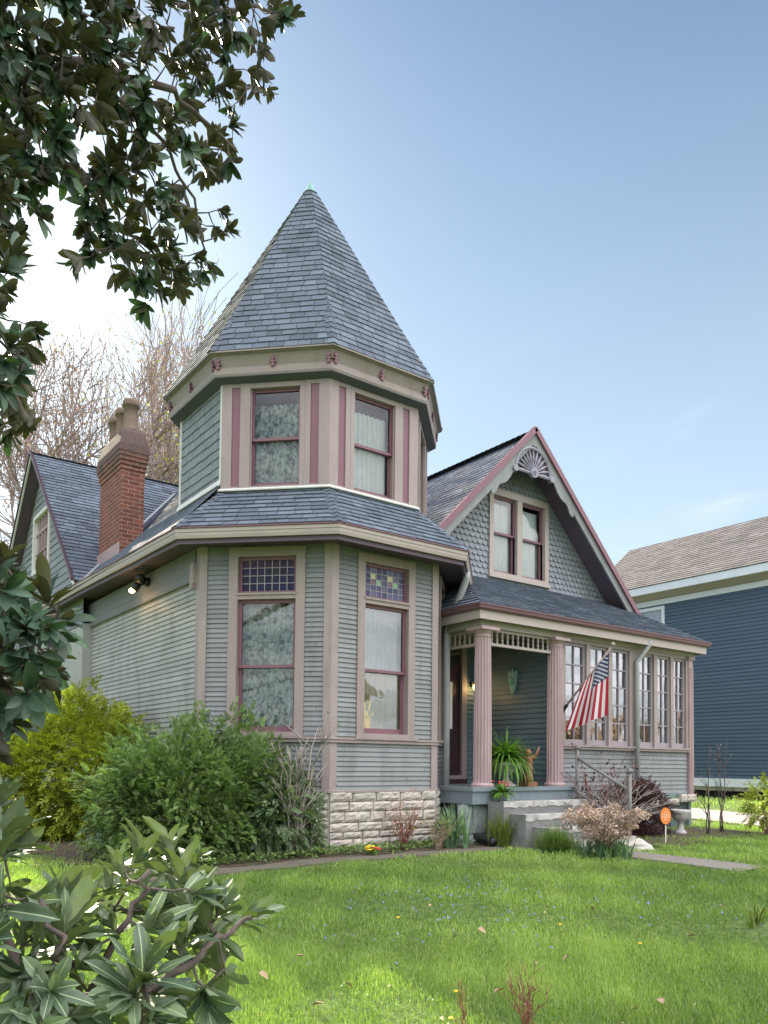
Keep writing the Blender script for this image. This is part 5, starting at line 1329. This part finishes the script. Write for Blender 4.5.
# ground cover below the foundation
rgn = np.random.default_rng(66); n = 2600
gxp = rgn.uniform(3.0, 8.0, n); gyp = 8.22+rgn.random(n)**1.6*.55+np.where(gxp > 6.5, rgn.random(n)*.3, 0)
P = np.stack([gxp, gyp, gz(gxp, gyp)+rgn.uniform(.01, .09, n)], -1); D = unit(rgn.normal(0, 1, P.shape)*V(1,1,.4)+V(0,0,.3)); s = rgn.uniform(.03, .065, n)
X, Y, Zv = frames(D, unit(rgn.normal(0, .4, P.shape)+Z), s, s*.7); v, f, ti = scatter(LEAF_S[0], LEAF_S[1], P, X, Y, Zv, rgn.random(n)); np_mesh('ground_cover', v, f, M['shrub'], None, False, ti, kind='stuff')
pn = thing('pansy', 'yellow and red pansies flowering at the stone foundation', 'flower', G(5.85, 8.12))
m = MB(); c0 = G(5.85, 8.12)
for i in range(8): m.lathe(c0+V(rgn.uniform(-.09, .03), rgn.uniform(-.05, .05), rgn.uniform(.05, .12)), [(.004, 0), (.032, .012), (.02, .02), (.004, .016)], 8)
m.build('yellow_petal', M['yellow'], pn); m = MB()
for i in range(4): m.lathe(c0+V(rgn.uniform(.03, .11), rgn.uniform(-.05, .05), rgn.uniform(.05, .10)), [(.004, 0), (.03, .012), (.02, .02), (.004, .016)], 8)
m.build('red_petal', M['red'], pn)
a = fern_arc(c0, 30, rgn, .12, .7, .04, (.2, 1.6)); np_mesh('foliage', a[0], a[1], M['shrub'], pn, False, a[2])

# ---- magnolias ------------------------------------------------------------------
def in_poly(u, v, poly):
    c = False
    for i in range(len(poly)):
        x0, y0 = poly[i-1]; x1, y1 = poly[i]
        if (y0 > v) != (y1 > v) and u < (x1-x0)*(v-y0)/(y1-y0)+x0: c = not c
    return c
def region_tips(poly, gaps, n, dfun, rgn, sep):
    us = [p[0] for p in poly]; vs = [p[1] for p in poly]; out = []; px = []
    tries = 0
    while len(out) < n and tries < n*200:
        tries += 1
        u, v = rgn.uniform(min(us), max(us)), rgn.uniform(min(vs), max(vs))
        if not in_poly(u, v, poly) or any(hypot(u-a, v-b) < r for a, b, r in gaps): continue
        if any(hypot(u-a, v-b) < sep for a, b in px): continue
        px.append((u, v)); out.append(at(u, v, dfun(u, v)*rgn.uniform(.9, 1.12)))
    return out
def limb_tree(t, limbs, tips, mat, rgn, twig_r=.006, sag=.05):
    """tubes for limbs; every tip is joined to the nearest limb point by a bent twig"""
    m = MB(); pool = []
    for pts, r0, r1 in limbs:
        P = [np.asarray(p) for p in pts]; Q = []
        for a, b in zip(P[:-1], P[1:]):
            for i in range(6): Q.append(a+(b-a)*i/6+rgn.normal(0, .012, 3))
        Q.append(P[-1]); m.tube(Q, list(np.linspace(r0, r1, len(Q))), 8); pool += Q
    pool = [q for q in pool]
    order = sorted(range(len(tips)), key=lambda i: min(np.linalg.norm(np.array(pool)-tips[i], axis=1)))
    dirs = [None]*len(tips)
    for i in order:
        p = tips[i]; A = np.array(pool); dd = np.linalg.norm(A-p, axis=1); j = int(np.argmin(dd+rgn.uniform(0, .05, len(A)))); q = A[j]
        mid = (p+q)/2+V(0,0,-sag*dd[j])+rgn.normal(0, .03*dd[j], 3)
        m.tube([q, (q+mid)/2, mid, (mid+p)/2+V(0,0,.01), p], [twig_r*1.5, twig_r*1.3, twig_r*1.1, twig_r*.9, twig_r*.7], 5)
        pool += [mid, (mid+p)/2]; dirs[i] = nrm(p-mid)
    return m, dirs
rgn = np.random.default_rng(101)
U1 = [(-70,-60),(312,-60),(298,18),(264,36),(272,92),(246,88),(230,135),(240,163),(226,188),(236,232),(206,258),(213,275),(165,298),(128,314),(108,280),(78,262),(80,228),(62,205),(40,222),(5,240),(-70,245)]
gaps = [(160,84,17),(170,158,12),(62,196,20),(118,222,13),(206,198,9),(132,62,9),(95,120,8),(150,215,10),(232,60,9),(196,120,8),(30,150,6)]
tipsU = region_tips(U1, gaps, 420, lambda u, v: 3.6+max(u, 0)/300*2.0+v/900, rgn, 8)
L1 = [(-70,250),(12,240),(26,262),(22,300),(34,330),(20,350),(36,395),(34,438),(-20,452),(-70,450)]
tipsL = region_tips(L1, [], 44, lambda u, v: 3.5, rgn, 9)
M1 = [(-70,550),(3,552),(30,575),(58,596),(66,622),(54,652),(46,688),(14,730),(-70,765)]
tipsM = region_tips(M1, [], 75, lambda u, v: 2.75, rgn, 9)
tr0 = at(-720, 765, 4.2); tr0[2] = float(gz(tr0[0], tr0[1]))
mg = thing('magnolia_tree', 'large magnolia with glossy dark leaves hanging into the top of the view', 'tree', tr0)
top = tr0+V(.1, .1, 4.2)
trunk = MB(); trunk.tube([tr0-Z*.1, tr0+Z*.3, tr0+V(.03,.02,1.5), tr0+V(.05,.08,3.), top, top+V(.1,.2,1.6)], [.26, .21, .185, .17, .14, .08], 16); trunk.build('trunk', M['bark'], mg, True)
limbs = [([top, at(-200,60,4.4), at(-60,40,4.2), at(70,60,4.3), at(170,90,4.8), at(235,150,5.2)], .06, .010),
         ([top+Z*.5, at(-150,-60,4.4), at(60,-20,4.4), at(180,5,5.0), at(285,15,5.6)], .05, .009),
         ([at(-60,40,4.2), at(20,110,4.2), at(90,190,4.5), at(140,290,5.0)], .028, .007),
         ([at(70,60,4.3), at(150,120,4.8), at(190,190,5.1), at(205,250,5.2)], .016, .006),
         ([tr0+Z*2.9, at(-200,330,4.0), at(-80,320,3.6), at(5,330,3.5), at(22,420,3.5)], .04, .010),
         ([tr0+Z*1.8, at(-220,600,3.4), at(-90,640,2.9), at(0,640,2.75), at(60,615,2.8)], .035, .008)]
alltips = tipsU+tipsL+tipsM
lm, dirs = limb_tree(mg, limbs, alltips, 'bark', rgn, .0035)
lm.build('branch', M['bark'], mg, True)
dd = [nrm(d+rgn.normal(0, .35, 3)+R0v*.25+V(0,0,-.25)) for d in dirs]
v1 = whorl_leaves(tipsU+tipsL, dd[:len(tipsU)+len(tipsL)], [.118*rgn.uniform(.8, 1.15) for _ in range(len(tipsU)+len(tipsL))], (9, 14), rgn, aspect=.37)
v2 = whorl_leaves(tipsM, [nrm(d+R0v*.4+V(0,0,.2)) for d in dd[len(tipsU)+len(tipsL):]], [.130*rgn.uniform(.8, 1.15) for _ in tipsM], (7, 11), rgn, aspect=.36)
v, f, ti = join([v1, v2]); np_mesh('crown', v, f, M['mag'], mg, True, ti)
# young magnolia in the near left corner
B1 = [(-70,782),(2,800),(14,850),(0,878),(58,892),(112,880),(126,855),(142,834),(188,850),(238,866),(205,898),(262,915),(232,945),(246,975),(202,1002),(188,1040),(-70,1050)]
tipsB = region_tips(B1, [(70,850,14)], 105, lambda u, v: 1.9+(1024-v)/250*.6+max(u, 0)/500, rgn, 14)
sb = at(70, 1090, 2.35); sb[2] = float(gz(sb[0], sb[1]))
sap = thing('young_magnolia', 'young magnolia with long glossy leaves close by in the lower left corner', 'shrub', sb)
limbs = [([sb-Z*.05, at(90,1000,2.3), at(120,930,2.3), at(150,870,2.3)], .018, .006), ([sb-Z*.05, at(150,990,2.2), at(205,945,2.3), at(250,917,2.35)], .018, .006),
         ([sb-Z*.05, at(20,980,2.1), at(-20,880,2.2), at(-10,800,2.3)], .018, .006), ([at(90,1000,2.3), at(60,950,2.0), at(40,900,2.1)], .012, .006)]
lm, dirs = limb_tree(sap, limbs, tipsB, 'bark', rgn, .0035, .05); lm.build('branch', M['bark'], sap, True)
dd = [nrm(d+rgn.normal(0, .3, 3)+V(0,0,.45)+R0v*.15) for d in dirs]
def ribbed_leaf(n, fold, droop, curl, wave):
    vs = []; fs = []; mask = []
    for t in np.linspace(0, 1, n+1):
        w = max(.5*(max(0, 1-(2*t-1)**2))**.62*(.80+.30*t), .012); z = -droop*t*t+curl*sin(pi*t)*.5; c = min(.035, w*.5)
        for y in (-w, -w*.55, -c, c, w*.55, w): vs.append((t, y, z+fold*abs(y)+wave*sin(t*11+(2 if y > 0 else 0))*abs(y)-.25*max(0, abs(y)-.28)))
    for i in range(n):
        for k in range(5): fs.append((6*i+k, 6*i+6+k, 6*i+7+k, 6*i+1+k)); mask.append(k == 2)
    return np.array(vs), np.array(fs), np.array(mask)
pr3 = []
for q, args in enumerate(((9, .20, .10, .05, .07), (9, .34, .28, .0, .10), (9, .12, -.06, .12, .05))):
    tv_, tf_, mk_ = ribbed_leaf(*args); sel = list(range(q, len(tipsB), 3))
    v, f, ti = whorl_leaves([tipsB[i] for i in sel], [dd[i] for i in sel], [.150*rgn.uniform(.6, 1.15) for _ in sel], (8, 11), rgn, (tv_, tf_), .31, (.35, 1.25))
    ti = ti*.5; ti[np.tile(mk_, len(ti)//len(mk_))] = .95; pr3.append((v, f, ti))
v, f, ti = join(pr3); np_mesh('crown', v, f, M['maglow'], sap, True, ti)

# ---- bare trees behind -------------------------------------------------------------
def bare_tree(name, label, base, h, seed, mat, r0=.25, spread=.55, levels=5, group=None, buds=None, nb=0, bs=.05, lean=V(0,0,0), kids=(3, 5), trunkf=.3, up=.25):
    rg = random.Random(seed); rgn_ = np.random.default_rng(seed)
    t = thing(name, label, 'tree', base, group); m = MB(); tr = MB(); tips = []
    def grow(p, d, l, r, lev):
        n = 5 if lev < 3 else 4; pts = [p]; q = p; dd = nrm(d)
        for i in range(n):
            dd = nrm(dd+V(rg.gauss(0, .16), rg.gauss(0, .16), rg.gauss(.03+up*.25, .12))); q = q+dd*l/n; pts.append(q)
        rr = [max(r*(1-.4*i/n), .0135) for i in range(n+1)]
        (tr if lev == 0 else m).tube(pts, rr, 10 if lev == 0 else (7 if lev == 1 else (5 if lev == 2 else 3)), cap=lev < 2)
        if lev >= levels: tips.append(pts[-1]); tips.append(pts[len(pts)//2]); return
        for k in range(rg.randint(*kids)):
            i = rg.randint(2, n) if lev else rg.randint(n-2, n)
            az = rg.uniform(0, 6.28); a = nrm(np.cross(dd, V(.3, .5, .8))); b = np.cross(dd, a); s = spread*rg.uniform(.6, 1.4)
            grow(pts[i], dd+(a*cos(az)+b*sin(az))*s*1.1, l*rg.uniform(.58, .8), rr[i]*rg.uniform(.55, .75), lev+1)
        grow(pts[-1], dd+V(rg.gauss(0, .2), rg.gauss(0, .2), .1), l*.72, rr[-1]*.85, lev+1)
    grow(np.asarray(base, float)-Z*.2, V(0,0,1)+lean, h*trunkf, r0, 0)
    tr.build('trunk', M[mat], t, True); m.build('crown', M[mat], t)
    if buds:
        T = np.array(tips); P = T[rgn_.integers(len(T), size=nb)]+rgn_.normal(0, bs*1.2, (nb, 3)); s = bs*rgn_.uniform(.6, 1.5, nb)
        X, Y, Zv = frames(unit(rgn_.normal(0, 1, P.shape)), unit(rgn_.normal(0, 1, P.shape)), s, s*.8); v, f, ti = scatter(LEAF_S[0], LEAF_S[1], P, X, Y, Zv, rgn_.random(nb)); np_mesh('bud', v, f, M[buds], t, False, ti)
    return t
def gp(u, d): p = at(u, 765, d); return V(p[0], p[1], float(gz(p[0], p[1])))
bare_tree('budding_tree', 'broad budding tree with forked pale trunk behind the rear gable', gp(60, 27), 17.5, 4, 'palebark', .46, .8, 5, None, 'bud', 9000, .085, kids=(3, 4), trunkf=.34, up=.15)
bare_tree('bare_tree', 'tall thin bare tree rising right behind the chimney', gp(150, 33), 23, 9, 'palebark', .26, .42, 4, None, 'budgreen', 1500, .08, kids=(3, 4), trunkf=.34, up=.5)
bare_tree('bare_tree', 'bare tree beside the tower roof with upright twigs', gp(205, 36), 24, 12, 'palebark', .28, .4, 4, None, None, kids=(3, 4), trunkf=.36, up=.5)
bare_tree('bare_tree', 'bare tree with tangled twigs at the far left behind the magnolia', gp(5, 32), 15.0, 17, 'palebark', .40, .7, 4, None, 'bud', 3500, .09, kids=(3, 4), trunkf=.3, up=.15)
bare_tree('leafing_tree', 'tree with fresh yellow green leaves low between chimney and tower', gp(172, 29), 14.5, 23, 'bark', .18, .6, 4, None, 'budgreen', 5000, .10, kids=(3, 5), trunkf=.35, up=.2)
# far hedge mass low on the left
b = gp(15, 24); shrub('hedge', 'dark evergreen hedge low at the far left behind the yard', 'shrub', b, [(b[0]-2, b[1], 1.2, 2.2, 1.2, 1.5), (b[0]+1.2, b[1]+1, 1.0, 1.8, 1.2, 1.3)], 2600, SPR, .4, 71, 6)

# ---- across the street, seen only in the window panes ---------------------------------
ah = thing('street_house', 'pale stucco house across the street mirrored in the bay window glass', 'house', (30, -30, .7))
m = MB(); m.box(20, 34, -40, -30, .3, 6.6); m.build('wall', M['creamwall'], ah)
m = MB(); m.prism([V(19.4, -29.4, 6.5), V(34.6, -29.4, 6.5), V(34.6, -35, 10.0), V(19.4, -35, 10.0)], V(0,.3,.4), .3); m.prism([V(19.4, -40.6, 6.5), V(34.6, -40.6, 6.5), V(34.6, -35, 10.0), V(19.4, -35, 10.0)], V(0,-.3,.4), .3); m.build('roof', M['tanroof'], ah)
for x in (21.5, 25, 28.5, 32):
    for z in (1.6, 4.4):
        m = MB(); m.box(x-.5, x+.5, -29.99, -29.95, z, z+1.5); m.build('window', M['dark'], ah)
for k, (x, y, hh) in enumerate(((52, -30, 7), (60, -25, 7.5), (70, -22, 8), (66, -34, 7), (80, -28, 8), (16, -30, 7))):
    bare_tree('street_tree', 'bare budding street tree mirrored in the sunroom panes', V(x, y, .7), hh, 200+k, 'palebark', .3, .65, 4, 'trees across the street', 'bloom', 5000, .22, kids=(3, 4), trunkf=.3, up=.2)

# ---- grass ------------------------------------------------------------------------------
def grass():
    rgn = np.random.default_rng(300); parts = []
    for q0, q1, n, hh, w in ((3.3, 6, 310000, .040, .0042), (6, 9.5, 265000, .041, .006), (9.5, 15, 155000, .05, .010), (15, 27, 75000, .06, .022)):
        q = np.sqrt(rgn.uniform(q0**2, q1**2, n)); lat = q*rgn.uniform(-.98, .98, n)
        x = q*sin(yaw)+lat*cos(yaw); y = q*cos(yaw)-lat*sin(yaw)
        cl = np.sin(x*1.7+.5)*np.sin(y*1.9+1)+.6*np.sin(x*4.3+y*3.1)+.4*np.sin(x*9.1-y*7.7)
        bare = np.sin(x*.9+2)*np.sin(y*1.1)+.5*np.sin(x*3.1+y)
        keep = rgn.random(n) < np.clip(.85+.25*cl, .35, 1)
        inside = ((x > 4.25) & (y > 8.35) & (x < 13.6)) & (np.minimum(y, 99) > np.where(x < 5.58, 8.73+(5.58-x), 8.6))
        inside |= (x > 3.95) & (y > 14) & (x < 13.6)
        path = (np.abs(x-8.74) < .26+.05*np.sin(y*9)) & (y > 4.8+.1*np.sin(x*20)) & (y < 7.1)
        wk = (np.abs(y-7.92) < .22+.06*np.sin(x*7)) & (x > 2.6) & (x < 7.9)
        bed = (y > 8.05) & (x > 2.7) & (x < 8.2) & (y < 9.2); bed2 = (np.abs(y-7.75) < .6) & (x > 9.9) & (x < 13.4)
        drv = (np.abs(x-15.8) < 1.); st_ = (np.abs(x-8.95) < 1.0) & (y > 7.0) & (y < 8.6); blue = x > BX-.05
        side = (np.abs(x-2.85) < .4+.15*np.sin(y*3)) & (y > 9) & (y < 18) & (rgn.random(n) < .8)
        bare_s = (np.hypot(x-6.35, y-3.35) < .28)
        keep &= ~(inside | path | wk | (bed & (rgn.random(n) < .93)) | (bed2 & (rgn.random(n) < .75)) | drv | st_ | blue | side | bare_s)
        x, y, cl, q = x[keep], y[keep], cl[keep], q[keep]; k = len(x)
        h = hh*rgn.uniform(.45, 1.25, k)*(1+.22*cl); az = rgn.uniform(0, 2*pi, k); bend = rgn.uniform(.1, .75, k)*h
        b = np.stack([x, y, gz(x, y)-.012], -1); d = np.stack([np.cos(az), np.sin(az), 0*az], -1); s = np.stack([-np.sin(az), np.cos(az), 0*az], -1)
        ww = (w*rgn.uniform(.7, 1.3, k))[:, None]
        up = np.zeros((k, 3)); up[:, 2] = h
        mid = b+up*.6+d*(bend*.35)[:, None]; tip = b+up+d*bend[:, None]
        vv = np.stack([b-s*ww*.5, b+s*ww*.5, mid+s*ww*.42, mid-s*ww*.42, tip+s*ww*.06, tip-s*ww*.06], 1).reshape(-1, 3)
        i0 = (np.arange(k)*6)[:, None]; ff = np.concatenate([i0+np.array([0, 1, 2, 3]), i0+np.array([3, 2, 4, 5])], 1).reshape(-1, 4)
        tone = np.clip(.42+.20*cl+.22*np.sin(x*.8+1.3)*np.sin(y*1.05+.4)+rgn.normal(0, .22, k), 0, 1)
        parts.append((vv, ff, np.repeat(tone, 2)))
    v, f, t = join(parts); return np_mesh('grass', v, f, M['grass'], None, False, t, kind='stuff')
grass()
# speedwell patches, dandelions, fallen leaves
rgn = np.random.default_rng(400); P = []
for (x, y, n, sd) in ((5.2, 5.3, 130, .45), (4.3, 5.6, 90, .4), (4.6, 4.6, 60, .4), (6.2, 4.7, 40, .4), (6.1, 3.9, 35, .35), (3.4, 4.9, 40, .4), (7.3, 4.4, 25, .4)):
    a = rgn.normal(0, sd, (n, 2))+V(x, y); P.append(np.stack([a[:, 0], a[:, 1], gz(a[:, 0], a[:, 1])+rgn.uniform(.035, .065, n)], -1))
P = np.concatenate(P); n = len(P); s = rgn.uniform(.007, .013, n); ang = rgn.uniform(0, 6.28, n)
tv = np.array([(0,0,0)]+[(cos(a)*r, sin(a)*r, .15*r) for a, r in [(k*pi/5, 1. if k % 2 == 0 else .5) for k in range(10)]]); tf = np.array([(0, 1+k, 1+(k+1) % 10) for k in range(10)])
X, Y, Zv = frames(np.stack([np.cos(ang), np.sin(ang), rgn.normal(0, .3, n)], -1), Z+rgn.normal(0, .3, P.shape), s, s); v, f, ti = scatter(tv, tf, P, X, Y, Zv, rgn.random(n)); np_mesh('speedwell', v, f, M['blueflower'], None, False, ti, kind='stuff')
n = 16000; rg9 = np.random.default_rng(401); q = np.sqrt(rg9.uniform(3.6**2, 11**2, n)); lat = q*rg9.uniform(-.5, .55, n); x = q*sin(yaw)+lat*cos(yaw); y = q*cos(yaw)-lat*sin(yaw)
ck = (np.sin(x*2.3+1)*np.sin(y*2.1+.3)+.6*np.sin(x*5.1-y*3.3) > .35) & (y < 7.5) & ~((np.abs(x-8.74) < .3) & (y > 4.7)); x, y = x[ck], y[ck]; n = len(x)
P = np.stack([x, y, gz(x, y)+rg9.uniform(.012, .04, n)], -1); s = rg9.uniform(.010, .022, n)
X, Y, Zv = frames(unit(rg9.normal(0, 1, P.shape)*V(1,1,.35)), unit(rg9.normal(0, .35, P.shape)+Z), s, s*.85); v, f, ti = scatter(LEAF_S[0], LEAF_S[1], P, X, Y, Zv, rg9.random(n)); np_mesh('clover', v, f, M['clover'], None, False, ti, kind='stuff')
n = 9000; q = np.sqrt(rg9.uniform(3.5**2, 10**2, n)); lat = q*rg9.uniform(-.5, .55, n); x = q*sin(yaw)+lat*cos(yaw); y = q*cos(yaw)-lat*sin(yaw); ck = (y < 7.6) & ~((np.abs(x-8.74) < .3) & (y > 4.7)) & (np.sin(x*1.3+2)*np.sin(y*1.7)+rg9.normal(0, .5, n) > .1); x, y = x[ck], y[ck]; n = len(x)
P = np.stack([x, y, gz(x, y)+rg9.uniform(.0, .025, n)], -1); D = unit(rg9.normal(0, 1, P.shape)*V(1,1,.5)+V(0,0,.25)); s = rg9.uniform(.02, .05, n)
X, Y, Zv = frames(D, unit(rg9.normal(0, .4, P.shape)+Z), s, np.full(n, .0045)); v, f, ti = scatter(LEAF_S[0], LEAF_S[1], P, X, Y, Zv, rg9.random(n)); np_mesh('thatch', v, f, M['thatch'], None, False, ti, kind='stuff')
src = None
for (u, vv_) in ((456,992),(451,1019),(640,944),(398,918),(560,925)):
    c = EYE+(Fv+Rr*((u-384)/FPX)-Ur*((vv_-729)/FPX)); d = c-EYE; tt = 5.
    for _ in range(20): p = EYE+d*tt; tt += (p[2]-float(gz(p[0], p[1]))-.05)/max(-d[2], .05)*.8
    loc = EYE+d*tt
    if src is None:
        dr_ = thing('dandelion', 'yellow dandelion flowering in the lawn', 'flower', loc, 'dandelions scattered in the lawn')
        m = MB(); m.lathe(loc, [(.003, 0), (.013, .003), (.015, .007), (.008, .011)], 10); m.build('bloom', M['yellow'], dr_); m = MB(); m.tube([loc-Z*.06, loc], .002, 5); m.build('stalk', M['grass'], dr_); src = dr_
    else: q = copy_tree(src); q.location = tuple(loc)
lv = None; tv, tf = leaf_template(5, None, .35, .25)
for (u, vv_) in ((536,962),(566,957),(634,1008),(652,892),(660,1000),(498,990),(588,940),(592,908),(482,930),(545,912),(430,905),(330,920),(350,985),(300,955),(390,985),(264,975),(318,1003),(442,1018),(455,936),(720,905),(690,935),(360,890),(470,885)):
    d = Fv+Rr*((u-384)/FPX)-Ur*((vv_-729)/FPX); tt = 5.
    for _ in range(20): p = EYE+d*tt; tt += (p[2]-float(gz(p[0], p[1]))-.05)/max(-d[2], .05)*.8
    loc = EYE+d*tt
    if lv is None:
        me_v = tv*V(.06, .036, .06)-V(.03, 0, 0)
        lv = np_mesh('fallen_leaf', me_v, tf, M['dryleaf'], None, True, np.full(len(tf), .7)); tag(lv, 'dry tan leaf lying in the grass', 'leaf', 'dry leaves scattered on the lawn'); q = lv
    else: q = lv.copy(); COL.objects.link(q)
    q.location = tuple(loc); q.rotation_euler = (random.uniform(-.5, .5), random.uniform(-.5, .5), random.uniform(0, 6.28)); k = random.uniform(.6, 1.25); q.scale = (k, k, k)

# ================================================================= SKY, SUN, LAMPS
SUN_AZ, SUN_EL = radians(5), radians(30)      # azimuth from +Y towards +X
w = bpy.data.worlds.new('World'); scene.world = w; w.use_nodes = True; nt = w.node_tree; nt.nodes.clear(); L = nt.links.new
out = nt.nodes.new('ShaderNodeOutputWorld'); bg = nt.nodes.new('ShaderNodeBackground'); sky = nt.nodes.new('ShaderNodeTexSky')
sky.sky_type = 'NISHITA'; sky.sun_disc = False; sky.sun_elevation = SUN_EL; sky.sun_rotation = SUN_AZ
sky.air_density = 1.0; sky.dust_density = .8; sky.ozone_density = 1.6
tc = N(nt, 'ShaderNodeTexCoord'); sep = N(nt, 'ShaderNodeSeparateXYZ'); L(tc.outputs['Generated'], sep.inputs[0])
zc = math_n(nt, 'ADD', math_n(nt, 'MAXIMUM', sep.outputs[2], 0.), .12)
cb = N(nt, 'ShaderNodeCombineXYZ'); L(math_n(nt, 'DIVIDE', sep.outputs[0], zc), cb.inputs[0]); L(math_n(nt, 'DIVIDE', sep.outputs[1], zc), cb.inputs[1])
n1 = N(nt, 'ShaderNodeTexNoise', Scale=.75, Detail=8., Roughness=.6); L(cb.outputs[0], n1.inputs['Vector'])
mp = N(nt, 'ShaderNodeMapping'); mp.inputs['Scale'].default_value = (3.2, 1.1, 1); mp.inputs['Location'].default_value = (3.1, 1.2, 0); L(cb.outputs[0], mp.inputs[0])
n2 = N(nt, 'ShaderNodeTexNoise', Scale=1.1, Detail=8., Roughness=.6); L(mp.outputs[0], n2.inputs['Vector'])
south = ramp(nt, sep.outputs[1], .25, -.20)                       # unseen bright cloud bank, added over the street side to light the house front
c1 = math_n(nt, 'MULTIPLY', ramp(nt, n1.outputs[0], .36, .58), south, True)
dist = N(nt, 'ShaderNodeVectorMath', _operation='DISTANCE'); L(tc.outputs['Generated'], dist.inputs[0]); dist.inputs[1].default_value = (.81, .475, .335)
near = ramp(nt, dist.outputs['Value'], .075, .0)                    # one small wisp of cloud low in the east
wis = math_n(nt, 'ADD', math_n(nt, 'MULTIPLY', math_n(nt, 'MULTIPLY', ramp(nt, n2.outputs[0], .44, .66), near), .5), math_n(nt, 'MULTIPLY', math_n(nt, 'MULTIPLY', ramp(nt, n2.outputs[0], .45, .75), ramp(nt, sep.outputs[2], .55, .2)), .10), True)
skyc = mixc(nt, 1., sky.outputs[0], (.87, 1.02, 1.08), 'MULTIPLY')     # clear, slightly cyan air
sc1 = mixc(nt, c1, skyc, (43., 40.5, 41.5))
hz = ramp(nt, sep.outputs[2], .75, .05, .05, .80)                         # pale haze that thickens towards the horizon
sc15 = mixc(nt, hz, sc1, (6.7, 8.0, 8.9))
sc2 = mixc(nt, wis, sc15, (10.5, 10.5, 10.6))
L(sc2, bg.inputs[0]); bg.inputs[1].default_value = .05; L(bg.outputs[0], out.inputs[0])
sun = bpy.data.lights.new('sun', 'SUN'); sun.energy = 5.; sun.angle = radians(.55); sun.color = (1., .88, .68)
so_ = bpy.data.objects.new('sun', sun); COL.objects.link(so_)
from mathutils import Vector
sd_ = Vector((sin(SUN_AZ)*cos(SUN_EL), cos(SUN_AZ)*cos(SUN_EL), sin(SUN_EL))); so_.rotation_euler = sd_.to_track_quat('Z', 'Y').to_euler(); so_.location = (0, 60, 40)
for nm, loc, e in (('sconce_light', (9.30, 9.86, 2.90), .6), ('flood_light', tuple(fo+V(-.25, .12, -.25)), 1.5)):
    l = bpy.data.lights.new(nm, 'POINT'); l.energy = e; l.color = (1., .6, .25); l.shadow_soft_size = .05; o = bpy.data.objects.new(nm, l); COL.objects.link(o); o.location = loc
scene.view_settings.view_transform = 'Standard'; scene.view_settings.look = 'None'; scene.view_settings.exposure = 1.45; scene.view_settings.gamma = 1
scene.cycles.use_denoising = True; scene.cycles.max_bounces = 8; scene.cycles.transparent_max_bounces = 12; scene.cycles.diffuse_bounces = 4
scene.cycles.sample_clamp_indirect = 8
